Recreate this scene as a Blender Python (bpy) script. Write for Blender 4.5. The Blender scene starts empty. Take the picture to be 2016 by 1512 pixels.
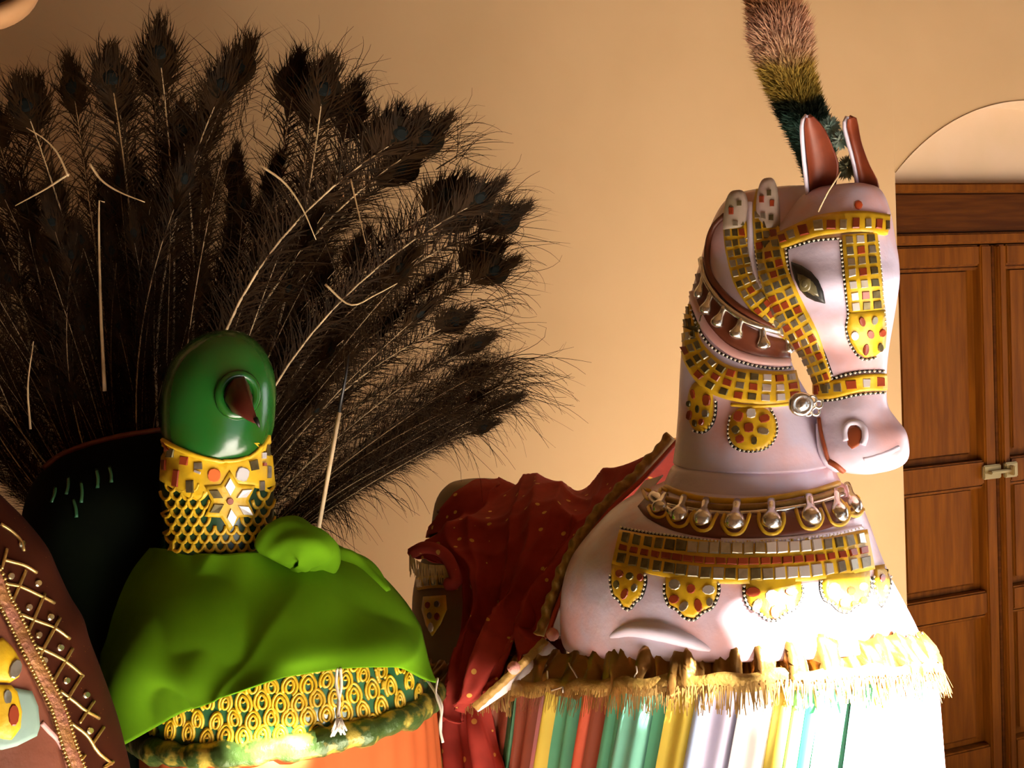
import bpy, bmesh, math, random
import numpy as np
from mathutils import Vector, Matrix
from mathutils.bvhtree import BVHTree

random.seed(7)
scene = bpy.context.scene
COL = scene.collection
R = math.radians

# ------------------------------------------------------------------ camera
FPX = 2100.0
CAM = Vector((0, 0, 1.5))
PITCH, ROLL = R(-3.3), R(2.8)
fwd = Vector((0, math.cos(PITCH), math.sin(PITCH)))
rt0 = Vector((1, 0, 0))
up0 = Vector((0, -math.sin(PITCH), math.cos(PITCH)))
rt = rt0 * math.cos(ROLL) - up0 * math.sin(ROLL)
up = up0 * math.cos(ROLL) + rt0 * math.sin(ROLL)
cam_data = bpy.data.cameras.new('camera')
cam = bpy.data.objects.new('camera', cam_data)
COL.objects.link(cam)
mw = Matrix.Identity(4)
for i in range(3):
    mw[i][0], mw[i][1], mw[i][2], mw[i][3] = rt[i], up[i], -fwd[i], CAM[i]
cam.matrix_world = mw
cam_data.sensor_fit = 'HORIZONTAL'
cam_data.sensor_width = 36
cam_data.lens = 36 * FPX / 2016
cam_data.clip_start = 0.02
scene.camera = cam

# room frame: s runs along the back wall, t out from it into the room
ALPHA = R(20)
WS = Vector((math.cos(ALPHA), math.sin(ALPHA), 0))
WN = Vector((math.sin(ALPHA), -math.cos(ALPHA), 0))
W0 = Vector((0, 3.0, 0))
def S(s, t, z): return W0 + WS * s + WN * t + Vector((0, 0, z))
S_LEFT, S_RIGHT, T_FRONT, H_ROOM = -2.2, 3.3, 4.4, 3.2
Z0 = -0.25                                      # floor level

# ------------------------------------------------------------------ light
SUN_ELEV = R(25)
SUN_TO = (WS * 0.45 + WN * 0.893).normalized() * math.cos(SUN_ELEV) + Vector((0, 0, math.sin(SUN_ELEV)))
sun_d = bpy.data.lights.new('sun', 'SUN')
sun_d.energy = 50.0
sun_d.angle = R(0.6)
sun_d.color = (1.0, 0.94, 0.86)
sun = bpy.data.objects.new('sun', sun_d)
sun.rotation_euler = SUN_TO.to_track_quat('Z', 'Y').to_euler()
COL.objects.link(sun)
# added weak fill lamp, set in a made-up opening of the right wall
FILL_T0, FILL_T1, FILL_Z0, FILL_Z1 = 0.35, 1.7, 0.05, 1.7
ar = bpy.data.lights.new('added_side_fill', 'AREA')
ar.shape = 'RECTANGLE'
ar.size, ar.size_y = FILL_T1 - FILL_T0, FILL_Z1 - FILL_Z0
ar.energy = 8
ar.color = (1.0, 0.97, 0.97)
aro = bpy.data.objects.new('added_side_fill', ar)
aro.location = S(S_RIGHT - 0.02, (FILL_T0 + FILL_T1) / 2, (FILL_Z0 + FILL_Z1) / 2)
_m = Matrix((( -WN.x, 0, WS.x), (-WN.y, 0, WS.y), (0, 1, 0))).to_4x4()
aro.rotation_euler = _m.to_euler()
COL.objects.link(aro)
world = bpy.data.worlds.new('world')
scene.world = world
world.use_nodes = True
world.node_tree.nodes['Background'].inputs[0].default_value = (0.75, 0.85, 1.0, 1)
world.node_tree.nodes['Background'].inputs[1].default_value = 0.4
scene.view_settings.view_transform = 'Standard'
scene.view_settings.look = 'None'
scene.view_settings.gamma = 1
scene.view_settings.use_curve_mapping = False
scene.view_settings.exposure = 1.38

# ------------------------------------------------------------------ helpers
def ray(px, py):
    return fwd + rt * ((px - 1008) / FPX) - up * ((py - 756) / FPX)
DSC = 1.0                                       # depth factor of the thing being built
def P(px, py, y):
    y = y * DSC
    d = ray(px, py)
    return CAM + d * (y / d.y)
def wall_hit(px, py, t0):
    d = ray(px, py)
    k = (t0 - (CAM - W0).dot(WN)) / d.dot(WN)
    q = CAM + d * k - W0
    return q.dot(WS), q.z
def project(p):
    q = p - CAM
    z = q.dot(fwd)
    return 1008 + FPX * q.dot(rt) / z, 756 - FPX * q.dot(up) / z

def cr(pts, n):
    """n samples of a Catmull-Rom spline through tuples of any size"""
    a = np.array([tuple(p) for p in pts], float)
    m = len(a)
    if m == 2:
        return [tuple(a[0] + (a[1] - a[0]) * i / (n - 1)) for i in range(n)]
    e = np.vstack([2 * a[0] - a[1], a, 2 * a[-1] - a[-2]])
    # even spacing along the curve
    fine = []
    for i in range(m - 1):
        p0, p1, p2, p3 = e[i], e[i + 1], e[i + 2], e[i + 3]
        for j in range(12):
            t = j / 12
            fine.append(0.5 * (2 * p1 + (p2 - p0) * t + (2 * p0 - 5 * p1 + 4 * p2 - p3) * t * t + (3 * p1 - p0 - 3 * p2 + p3) * t ** 3))
    fine.append(a[-1])
    f = np.array(fine)
    w = f[:, :2] if f.shape[1] > 3 else f
    d = np.concatenate([[0], np.cumsum(np.linalg.norm(np.diff(w, axis=0), axis=1) + 1e-9)])
    q = np.linspace(0, d[-1], n)
    return [tuple(np.interp(x, d, f[:, k]) for k in range(f.shape[1])) for x in q]

def link(name, me, mat=None, parent=None, smooth=True):
    o = bpy.data.objects.new(name, me)
    COL.objects.link(o)
    if mat is not None and not me.materials:
        for m in (mat if isinstance(mat, (list, tuple)) else [mat]):
            me.materials.append(m)
    if parent is not None:
        o.parent = parent
        if parent.type == 'EMPTY':
            o.matrix_parent_inverse = Matrix.Translation(-parent.location)
    if smooth and me.polygons:
        me.polygons.foreach_set('use_smooth', [True] * len(me.polygons))
    return o

def mesh(name, verts, faces, mat=None, parent=None, smooth=True):
    me = bpy.data.meshes.new(name)
    me.from_pydata([tuple(v) for v in verts], [], faces)
    me.update()
    return link(name, me, mat, parent, smooth)

def thing(name, loc, label, cat, group=None):
    o = bpy.data.objects.new(name, None)
    COL.objects.link(o)
    o.location = loc
    o.empty_display_size = 0.05
    tag(o, label, cat, group)
    return o
def tag(o, label, cat, group=None):
    o['label'] = label
    o['category'] = cat
    if group: o['group'] = group
    return o
def struct(o):
    o['kind'] = 'structure'
    return o

def box_geo(lo, hi, f=lambda a, b, c: Vector((a, b, c))):
    v = [f(a, b, c) for a in (lo[0], hi[0]) for b in (lo[1], hi[1]) for c in (lo[2], hi[2])]
    return v, [(0, 1, 3, 2), (4, 6, 7, 5), (0, 4, 5, 1), (2, 3, 7, 6), (0, 2, 6, 4), (1, 5, 7, 3)]
def sbox(name, s0, s1, t0, t1, z0, z1, mat, parent=None, bevel=0.0):
    v, f = box_geo((s0, t0, z0), (s1, t1, z1), S)
    o = mesh(name, v, f, mat, parent, False)
    bm = bmesh.new(); bm.from_mesh(o.data)
    bmesh.ops.recalc_face_normals(bm, faces=bm.faces)
    if bevel:
        bmesh.ops.bevel(bm, geom=bm.edges[:], offset=bevel, segments=2, affect='EDGES')
    bm.to_mesh(o.data); bm.free()
    return o

def loft_geo(rings, cap0=True, cap1=True):
    n = len(rings[0]); v = [p for r in rings for p in r]; f = []
    for i in range(len(rings) - 1):
        for j in range(n):
            k = (j + 1) % n
            f.append((i * n + j, i * n + k, (i + 1) * n + k, (i + 1) * n + j))
    if cap0: f.append(tuple(range(n - 1, -1, -1)))
    if cap1: f.append(tuple((len(rings) - 1) * n + j for j in range(n)))
    return v, f

def ring(y, L, Rr, Y, ratio, phi, power, n=56, wob=None):
    c = P((L + Rr) / 2, y, Y)
    half = (Rr - L) / 2 * Y * DSC / FPX
    cs, sn = math.cos(phi), math.sin(phi)
    F = Vector((cs, -sn, 0)); Lt = Vector((sn, cs, 0))
    pts = []
    for i in range(n):
        a = 2 * math.pi * i / n
        ca, sa = math.cos(a), math.sin(a)
        e = 2.0 / power
        u = math.copysign(abs(ca) ** e, ca); w = math.copysign(abs(sa) ** e, sa) * ratio
        pts.append(F * u + Lt * w)
    xm = max(p.x for p in pts)
    k = half / xm
    return [c + p * k for p in pts]

def loft_sections(secs, n_rings, n=56):
    """secs: (y, L, R, Y, ratio, phi, power)"""
    full = []
    for s in secs:
        full.append((s[0], s[1], s[2], s[3], s[4] if len(s) > 4 else 0.9, s[5] if len(s) > 5 else R(45), s[6] if len(s) > 6 else 2.2))
    a = np.array(full, float)
    m = len(a)
    e = np.vstack([2 * a[0] - a[1], a, 2 * a[-1] - a[-2]])
    rings = []
    for q in np.linspace(0, m - 1, n_rings):
        i = min(int(q), m - 2); t = q - i
        p0, p1, p2, p3 = e[i], e[i + 1], e[i + 2], e[i + 3]
        p = 0.5 * (2 * p1 + (p2 - p0) * t + (2 * p0 - 5 * p1 + 4 * p2 - p3) * t * t + (3 * p1 - p0 - 3 * p2 + p3) * t ** 3)
        rings.append(ring(*p, n=n))
    return rings

class Surf:
    def __init__(self, geos, Y):
        v, f = [], []
        for gv, gf in geos:
            o = len(v); v += [Vector(p) for p in gv]; f += [tuple(i + o for i in g) for g in gf]
        self.bvh = BVHTree.FromPolygons(v, f)
        self.Y = Y
        self.cen = sum(v, Vector()) / len(v)
    def hit(self, px, py):
        d = ray(px, py).normalized()
        loc, nor, idx, dist = self.bvh.ray_cast(CAM, d)
        if loc is None:
            loc, nor, idx, dist = self.bvh.find_nearest(P(px, py, self.Y))
        if nor.dot(d) > 0: nor = -nor
        # keep relief from shooting off sideways at the outline
        return loc, nor

def mpx(Y): return Y / FPX

def grid_strip(name, surf, center, halfw, h, mat, parent, n_along=40, n_across=5, crown=0.0):
    """raised ribbon following a surface; center: px polyline, halfw: px (number or list)"""
    hw = halfw if isinstance(halfw, (list, tuple)) else [halfw] * len(center)
    c = cr([(x, y, w) for (x, y), w in zip(center, hw)], n_along)
    v = []; f = []
    m = n_across + 2
    for i, (x, y, w) in enumerate(c):
        a = c[max(i - 1, 0)]; b = c[min(i + 1, n_along - 1)]
        tx, ty = b[0] - a[0], b[1] - a[1]; l = math.hypot(tx, ty) or 1
        nx, ny = -ty / l, tx / l
        for j in range(m):
            q = min(max((j - 1) / (n_across - 1), 0), 1) * 2 - 1
            loc, nor = surf.hit(x + nx * w * q, y + ny * w * q)
            hh = -0.003 if j in (0, m - 1) else h + crown * (1 - q * q)
            v.append(loc + nor * hh)
    for i in range(n_along - 1):
        for j in range(m - 1):
            f.append((i * m + j, i * m + j + 1, (i + 1) * m + j + 1, (i + 1) * m + j))
    return mesh(name, v, f, mat, parent)

def band_frame(center, halfw, n):
    hw = halfw if isinstance(halfw, (list, tuple)) else [halfw] * len(center)
    c = cr([(x, y, w) for (x, y), w in zip(center, hw)], n)
    out = []
    for i, (x, y, w) in enumerate(c):
        a = c[max(i - 1, 0)]; b = c[min(i + 1, n - 1)]
        tx, ty = b[0] - a[0], b[1] - a[1]; l = math.hypot(tx, ty) or 1
        out.append((x, y, w, -ty / l, tx / l))
    return out

def tile(name, surf, poly, h, mat, parent, inset=0.12, lift=0.0014, tilt=0.0):
    hits = [surf.hit(x, y) for x, y in poly]
    nor = Vector((0, 0, 0))
    for _, nn in hits: nor += nn
    nor.normalize()
    c = sum((l for l, _ in hits), Vector()) / len(hits)
    if tilt:
        nor2 = (nor + Vector((random.uniform(-1, 1), random.uniform(-1, 1), random.uniform(-1, 1))) * tilt).normalized()
    else: nor2 = nor
    n = len(poly)
    low = [l + nor * (h - 0.002) for l, _ in hits]
    mid = [l + nor * h for l, _ in hits]
    mid_c = sum(mid, Vector()) / n
    top = []
    for p in mid:
        q = mid_c + (p - mid_c) * (1 - inset)
        q = q - nor2 * ((q - mid_c).dot(nor2)) * (1.0 if tilt else 0.3)
        top.append(q + nor * lift)
    v = low + mid + top
    f = []
    for k in range(2):
        for j in range(n):
            i2 = (j + 1) % n
            f.append((k * n + j, k * n + i2, (k + 1) * n + i2, (k + 1) * n + j))
    f.append(tuple(2 * n + j for j in range(n)))
    return mesh(name, v, f, mat, parent, False)

def oval(cx, cy, rx, ry, n=12, rot=0.0, pw=2.0):
    out = []
    for i in range(n):
        a = 2 * math.pi * i / n
        ca, sa = math.cos(a), math.sin(a)
        u = math.copysign(abs(ca) ** (2 / pw), ca) * rx; w = math.copysign(abs(sa) ** (2 / pw), sa) * ry
        out.append((cx + u * math.cos(rot) - w * math.sin(rot), cy + u * math.sin(rot) + w * math.cos(rot)))
    return out
def quad(cx, cy, w, h, rot=0.0, jit=0.12):
    out = []
    for a, b in ((-1, -1), (1, -1), (1, 1), (-1, 1)):
        x = a * w / 2 * (1 + random.uniform(-jit, jit)); y = b * h / 2 * (1 + random.uniform(-jit, jit))
        out.append((cx + x * math.cos(rot) - y * math.sin(rot), cy + x * math.sin(rot) + y * math.cos(rot)))
    return out

def patch(name, surf, poly, h, mat, parent, dome=0.0, rings=4, sub=3):
    """raised plate over a star-shaped px outline"""
    pts = []
    n0 = len(poly)
    for i in range(n0):
        a, b = poly[i], poly[(i + 1) % n0]
        for k in range(sub):
            t = k / sub
            pts.append((a[0] + (b[0] - a[0]) * t, a[1] + (b[1] - a[1]) * t))
    n = len(pts)
    cx = sum(p[0] for p in pts) / n; cy = sum(p[1] for p in pts) / n
    v = []
    for k in range(rings + 1):
        q = 1 if k == 0 else 1 - (k - 1) / rings
        for x, y in pts:
            loc, nor = surf.hit(cx + (x - cx) * q, cy + (y - cy) * q)
            v.append(loc + nor * (-0.003 if k == 0 else h + dome * (1 - q * q)))
    f = []
    for k in range(rings):
        for j in range(n):
            i2 = (j + 1) % n
            f.append((k * n + j, k * n + i2, (k + 1) * n + i2, (k + 1) * n + j))
    loc, nor = surf.hit(cx, cy)
    v.append(loc + nor * (h + dome))
    for j in range(n):
        f.append((rings * n + j, rings * n + (j + 1) % n, len(v) - 1))
    return mesh(name, v, f, mat, parent)

def tube_geo(pts, r, n=6, taper=None, closed=False):
    m = len(pts); v = []; f = []
    pts = [Vector(p) for p in pts]
    prev = None
    for i in range(m):
        t = (pts[(i + 1) % m if closed else min(i + 1, m - 1)] - pts[i - 1 if (closed or i) else 0])
        if t.length < 1e-9: t = Vector((0, 0, 1))
        t.normalize()
        if prev is None:
            a = t.cross(Vector((0, 1, 0.3)))
            if a.length < 1e-4: a = t.cross(Vector((1, 0, 0)))
        else:
            a = prev - t * prev.dot(t)
        a.normalize(); prev = a
        b = t.cross(a)
        rr = r[i] if isinstance(r, (list, tuple)) else r * (1 if taper is None else 1 + (taper - 1) * i / (m - 1))
        for j in range(n):
            g = 2 * math.pi * j / n
            v.append(pts[i] + a * math.cos(g) * rr + b * math.sin(g) * rr)
    for i in range(m if closed else m - 1):
        for j in range(n):
            k = (j + 1) % n; i2 = (i + 1) % m
            f.append((i * n + j, i * n + k, i2 * n + k, i2 * n + j))
    if not closed:
        f.append(tuple(range(n - 1, -1, -1))); f.append(tuple((m - 1) * n + j for j in range(n)))
    return v, f
def tube(name, pts, r, mat, parent=None, n=6, taper=None, closed=False):
    v, f = tube_geo(pts, r, n, taper, closed)
    return mesh(name, v, f, mat, parent)
def surf_tube(name, surf, px, r, mat, parent, n_along=16, lift=0.5, n=6):
    """cord lying on a surface; r in metres"""
    c = cr(px, n_along)
    pts = []
    for x, y in [p[:2] for p in c]:
        loc, nor = surf.hit(x, y)
        pts.append(loc + nor * r * lift)
    return tube(name, pts, r, mat, parent, n)

def join(geos):
    v, f = [], []
    for gv, gf in geos:
        o = len(v); v += list(gv); f += [tuple(i + o for i in g) for g in gf]
    return v, f

def bead_geo(c, r):
    v = [c + Vector(d) * r for d in ((1, 0, 0), (-1, 0, 0), (0, 1, 0), (0, -1, 0), (0, 0, 1), (0, 0, -1))]
    f = [(0, 2, 4), (2, 1, 4), (1, 3, 4), (3, 0, 4), (2, 0, 5), (1, 2, 5), (3, 1, 5), (0, 3, 5)]
    return v, f
def beads(surf, px, parent, width=4.0, step=8.0):
    """black edging strip with a row of small white beads on it"""
    hw = width * 0.62
    l = sum(math.hypot(px[i + 1][0] - px[i][0], px[i + 1][1] - px[i][1]) for i in range(len(px) - 1))
    grid_strip('edging', surf, px, hw, 0.0012, M['black'], parent, max(8, int(l / 7)), 2)
    n = max(3, int(l / step))
    geos = []
    for x, y in [p[:2] for p in cr(px, n)]:
        loc, nor = surf.hit(x, y)
        geos.append(bead_geo(loc + nor * 0.0022, 0.0027))
    v, f = join(geos)
    o = mesh('bead_row', v, f, M['bead'], parent)
    o['kind'] = 'stuff'
    return o

def push_out(p, keep, gap):
    for sf in keep:
        loc, nor, idx, dist = sf.bvh.find_nearest(p)
        if loc is None: continue
        if nor.dot(loc - sf.cen) < 0: nor = -nor
        d = (p - loc).dot(nor)
        if d < gap and dist < 0.2: p = loc + nor * gap
    return p

def drape(name, ctrl, mat, parent=None, nu=60, nv=60, fold=None, thick=0.003, keep=(), gap=0.006):
    """cloth through rows of (px, py, Y) control points"""
    rows = []
    g = np.array([[tuple(P(*p)) for p in r] for r in ctrl], float)
    def spl(a, n):
        m = len(a); e = np.concatenate([[2 * a[0] - a[1]], a, [2 * a[-1] - a[-2]]])
        out = []
        for q in np.linspace(0, m - 1, n):
            i = min(int(q), m - 2); t = q - i
            p0, p1, p2, p3 = e[i], e[i + 1], e[i + 2], e[i + 3]
            out.append(0.5 * (2 * p1 + (p2 - p0) * t + (2 * p0 - 5 * p1 + 4 * p2 - p3) * t * t + (3 * p1 - p0 - 3 * p2 + p3) * t ** 3))
        return np.array(out)
    a = spl(g, nv)                       # nv x cols x 3
    a = spl(a.transpose(1, 0, 2), nu).transpose(1, 0, 2)
    du = np.gradient(a, axis=1); dv = np.gradient(a, axis=0)
    nrm = np.cross(du, dv); nrm /= (np.linalg.norm(nrm, axis=2, keepdims=True) + 1e-9)
    cm = np.array(CAM)
    sgn = np.sign(np.sum(nrm * (cm - a), axis=2).mean())
    nrm *= sgn
    if fold:
        for i in range(nv):
            for j in range(nu):
                a[i, j] += nrm[i, j] * fold(j / (nu - 1), i / (nv - 1))
    v = [push_out(Vector(a[i, j]), keep, gap) for i in range(nv) for j in range(nu)]
    f = [(i * nu + j, i * nu + j + 1, (i + 1) * nu + j + 1, (i + 1) * nu + j) for i in range(nv - 1) for j in range(nu - 1)]
    o = mesh(name, v, f, mat, parent)
    md = o.modifiers.new('thickness', 'SOLIDIFY'); md.thickness = thick; md.offset = -1 if sgn > 0 else 1
    return o, a

# ------------------------------------------------------------------ materials
M = {}
def mat(key, col, rough=0.6, metal=0.0, col2=None, scale=20.0, mixlo=0.4, mixhi=0.7, bump=0.0, bscale=60.0, coat=0.0, spec=0.5, stretch=None, sheen=0.0, detail=4.0):
    m = bpy.data.materials.new(key); m.use_nodes = True
    nt = m.node_tree; b = nt.nodes['Principled BSDF']
    b.inputs['Base Color'].default_value = (*col, 1)
    b.inputs['Roughness'].default_value = rough
    b.inputs['Metallic'].default_value = metal
    b.inputs['Specular IOR Level'].default_value = spec
    b.inputs['Coat Weight'].default_value = coat
    b.inputs['Coat Roughness'].default_value = 0.15
    b.inputs['Sheen Weight'].default_value = sheen
    if col2 or bump:
        tc = nt.nodes.new('ShaderNodeTexCoord')
        mp = nt.nodes.new('ShaderNodeMapping')
        nt.links.new(tc.outputs['Object'], mp.inputs['Vector'])
        if stretch: mp.inputs['Scale'].default_value = stretch
    if col2:
        nz = nt.nodes.new('ShaderNodeTexNoise'); nz.inputs['Scale'].default_value = scale; nz.inputs['Detail'].default_value = detail
        nt.links.new(mp.outputs[0], nz.inputs['Vector'])
        rp = nt.nodes.new('ShaderNodeValToRGB')
        rp.color_ramp.elements[0].position = mixlo; rp.color_ramp.elements[0].color = (*col, 1)
        rp.color_ramp.elements[1].position = mixhi; rp.color_ramp.elements[1].color = (*col2, 1)
        nt.links.new(nz.outputs['Fac'], rp.inputs[0])
        nt.links.new(rp.outputs[0], b.inputs['Base Color'])
    if bump:
        nb = nt.nodes.new('ShaderNodeTexNoise'); nb.inputs['Scale'].default_value = bscale; nb.inputs['Detail'].default_value = 5
        nt.links.new(mp.outputs[0], nb.inputs['Vector'])
        bp = nt.nodes.new('ShaderNodeBump'); bp.inputs['Strength'].default_value = bump; bp.inputs['Distance'].default_value = 0.004
        nt.links.new(nb.outputs['Fac'], bp.inputs['Height'])
        nt.links.new(bp.outputs[0], b.inputs['Normal'])
    M[key] = m
    return m
def dots(key, base, dot, scale, radius, rough=0.8, col2=None, metal=0.6):
    """printed gold dots on cloth"""
    m = mat(key, base, rough, col2=col2 or tuple(c * 0.8 for c in base), scale=30, sheen=0.0, spec=0.15)
    nt = m.node_tree; b = nt.nodes['Principled BSDF']
    tc = nt.nodes.new('ShaderNodeTexCoord')
    vo = nt.nodes.new('ShaderNodeTexVoronoi'); vo.inputs['Scale'].default_value = scale; vo.inputs['Randomness'].default_value = 0.55
    nt.links.new(tc.outputs['Object'], vo.inputs['Vector'])
    lt = nt.nodes.new('ShaderNodeMath'); lt.operation = 'LESS_THAN'; lt.inputs[1].default_value = radius
    nt.links.new(vo.outputs['Distance'], lt.inputs[0])
    mx = nt.nodes.new('ShaderNodeMix'); mx.data_type = 'RGBA'
    src = b.inputs['Base Color'].links[0].from_socket
    nt.links.new(lt.outputs[0], mx.inputs[0]); nt.links.new(src, mx.inputs[6]); mx.inputs[7].default_value = (*dot, 1)
    nt.links.new(mx.outputs[2], b.inputs['Base Color'])
    mm = nt.nodes.new('ShaderNodeMath'); mm.operation = 'MULTIPLY'; mm.inputs[1].default_value = metal
    nt.links.new(lt.outputs[0], mm.inputs[0]); nt.links.new(mm.outputs[0], b.inputs['Metallic'])
    return m

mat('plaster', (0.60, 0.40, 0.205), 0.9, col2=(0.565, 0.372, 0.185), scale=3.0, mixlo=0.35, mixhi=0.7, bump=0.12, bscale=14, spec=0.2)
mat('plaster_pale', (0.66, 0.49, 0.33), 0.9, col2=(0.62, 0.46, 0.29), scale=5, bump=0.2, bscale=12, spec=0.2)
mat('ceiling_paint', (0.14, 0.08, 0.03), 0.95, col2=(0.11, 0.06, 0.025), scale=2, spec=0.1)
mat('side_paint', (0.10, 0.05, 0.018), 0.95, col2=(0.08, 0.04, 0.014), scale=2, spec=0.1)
mat('floor_stone', (0.70, 0.63, 0.56), 0.7, col2=(0.62, 0.55, 0.48), scale=4, bump=0.1, bscale=30)
mat('door_wood', (0.17, 0.050, 0.003), 0.6, col2=(0.11, 0.030, 0.002), scale=5, mixlo=0.35, mixhi=0.65, bump=0.15, bscale=30, stretch=(9, 9, 0.8), spec=0.08)
mat('door_wood_dark', (0.09, 0.025, 0.002), 0.6, col2=(0.055, 0.014, 0.001), scale=5, mixlo=0.35, mixhi=0.65, bump=0.15, bscale=30, stretch=(1.0, 1.0, 12), spec=0.08)
mat('brass', (0.30, 0.22, 0.09), 0.5, 0.6)
mat('skin', (0.74, 0.66, 0.84), 0.36, col2=(0.80, 0.48, 0.50), scale=8, mixlo=0.44, mixhi=0.64, bump=0.6, bscale=30, coat=0.25)
mat('skin_plain', (0.76, 0.69, 0.84), 0.38, col2=(0.74, 0.56, 0.64), scale=9, mixlo=0.5, mixhi=0.75, bump=0.3, bscale=26, coat=0.2)
mat('crest_paint', (0.33, 0.28, 0.17), 0.5, col2=(0.55, 0.40, 0.36), scale=12, bump=0.3, bscale=30)
mat('pink', (0.70, 0.36, 0.33), 0.4, col2=(0.62, 0.42, 0.40), scale=15)
mat('yellow', (0.78, 0.48, 0.015), 0.38, col2=(0.55, 0.34, 0.02), scale=25, bump=0.3, bscale=80)
mat('red_tile', (0.30, 0.045, 0.012), 0.3, col2=(0.22, 0.03, 0.01), scale=30)
mat('orange_tile', (0.75, 0.17, 0.04), 0.35)
mat('mirror', (0.52, 0.48, 0.38), 0.28, 0.8, col2=(0.34, 0.30, 0.20), scale=60)
mat('mirror_dark', (0.22, 0.18, 0.085), 0.32, 0.7, col2=(0.12, 0.095, 0.04), scale=70)
mat('mirror_pale', (0.75, 0.70, 0.66), 0.35, 0.5)
mat('black', (0.012, 0.011, 0.010), 0.4)
mat('bead', (0.80, 0.74, 0.62), 0.3)
mat('silver', (0.78, 0.72, 0.62), 0.2, 0.95, bump=0.25, bscale=70)
mat('brown', (0.15, 0.035, 0.012), 0.45, col2=(0.11, 0.024, 0.010), scale=25, bump=0.2)
mat('ear_red', (0.24, 0.045, 0.012), 0.5, col2=(0.12, 0.02, 0.008), scale=18)
mat('nostril_red', (0.33, 0.07, 0.02), 0.5)
mat('eye_grey', (0.13, 0.11, 0.055), 0.25, coat=0.5)
mat('iris', (0.17, 0.14, 0.06), 0.2, coat=0.5)
mat('gold_cloth', (0.38, 0.20, 0.05), 0.32, 0.75, col2=(0.26, 0.12, 0.03), scale=12, bump=0.5, bscale=35)
mat('gold_fringe', (0.55, 0.34, 0.11), 0.38, 0.6, col2=(0.40, 0.22, 0.06), scale=60)
mat('gold_trim', (0.40, 0.24, 0.05), 0.55, 0.3, col2=(0.28, 0.15, 0.03), scale=60, bump=0.5, bscale=120)
mat('white_cloth', (0.78, 0.72, 0.70), 0.85)
mat('pompom', (0.80, 0.36, 0.30), 0.8, bump=0.6, bscale=150)
dots('maroon', (0.40, 0.045, 0.030), (0.75, 0.42, 0.10), 30, 0.15)
mat('cord_red', (0.42, 0.05, 0.02), 0.6)
mat('green_cloth', (0.125, 0.30, 0.006), 0.9, col2=(0.10, 0.245, 0.005), scale=10, spec=0.08)
mat('lacquer_green', (0.010, 0.100, 0.012), 0.22, col2=(0.028, 0.085, 0.004), scale=14, mixlo=0.45, mixhi=0.8, bump=0.25, bscale=25, coat=0.4)
mat('lacquer_deep', (0.012, 0.055, 0.022), 0.3, col2=(0.008, 0.03, 0.012), scale=18, coat=0.2)
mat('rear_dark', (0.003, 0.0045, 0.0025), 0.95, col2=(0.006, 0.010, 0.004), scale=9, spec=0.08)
mat('bowl_green', (0.03, 0.14, 0.055), 0.25, col2=(0.02, 0.10, 0.04), scale=20, coat=0.4)
mat('beak', (0.085, 0.012, 0.006), 0.4)
mat('rim_foil', (0.055, 0.10, 0.022), 0.3, 0.2, col2=(0.50, 0.38, 0.06), scale=38, mixlo=0.5, mixhi=0.62, bump=0.9, bscale=60)
mat('orange_cloth', (0.52, 0.115, 0.032), 0.85, col2=(0.45, 0.095, 0.026), scale=8, spec=0.1)
mat('barb', (0.030, 0.013, 0.0025), 0.7, 0.0, col2=(0.012, 0.006, 0.0015), scale=30, spec=0.12)
mat('shaft', (0.70, 0.50, 0.26), 0.4, col2=(0.42, 0.27, 0.12), scale=30)
mat('shaft_dark', (0.34, 0.20, 0.08), 0.45, col2=(0.34, 0.21, 0.09), scale=30)
mat('eye_bronze', (0.016, 0.009, 0.003), 0.85, 0.0, col2=(0.007, 0.006, 0.003), scale=60, spec=0.1)
mat('eye_core', (0.004, 0.006, 0.005), 0.7, 0.0, spec=0.15)
mat('bamboo', (0.78, 0.60, 0.36), 0.5, col2=(0.65, 0.46, 0.25), scale=30)
mat('string', (0.75, 0.66, 0.55), 0.9)
dots('velvet', (0.050, 0.008, 0.001), (0.5, 0.27, 0.05), 90, 0.05)
mat('gold_cord', (0.72, 0.50, 0.18), 0.3, 0.8, col2=(0.55, 0.33, 0.09), scale=120)
mat('sequin', (0.85, 0.72, 0.45), 0.22, 0.9)
mat('braid', (0.36, 0.16, 0.05), 0.5, 0.3, col2=(0.42, 0.16, 0.12), scale=45, bump=0.9, bscale=150)
mat('teal', (0.27, 0.40, 0.33), 0.5, col2=(0.20, 0.32, 0.28), scale=20)
mat('flank_pink', (0.26, 0.085, 0.05), 0.35, 0.3, col2=(0.18, 0.06, 0.03), scale=14, bump=0.6, bscale=30)
mat('tan_rim', (0.30, 0.15, 0.055), 0.8, col2=(0.24, 0.11, 0.04), scale=10)
mat('dark_inside', (0.02, 0.008, 0.006), 0.7)
mat('leaf', (0.30, 0.30, 0.16), 0.7)
mat('teal_tuft', (0.16, 0.26, 0.22), 0.9, col2=(0.42, 0.48, 0.38), scale=60)
mat('tilak', (0.70, 0.10, 0.02), 0.5)
for k, c in {'st_green': (0.10, 0.36, 0.20), 'st_mint': (0.20, 0.55, 0.40), 'st_yellow': (0.62, 0.46, 0.06), 'st_red': (0.55, 0.09, 0.04),
             'st_lav': (0.62, 0.58, 0.78), 'st_white': (0.82, 0.80, 0.78), 'st_pink': (0.75, 0.35, 0.38), 'st_blue': (0.42, 0.52, 0.74), 'st_maroon': (0.25, 0.06, 0.03), 'st_darkgreen': (0.05, 0.16, 0.07)}.items():
    mat(k, c, 0.55, col2=tuple(x * 0.85 for x in c), scale=10, spec=0.2)
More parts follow.
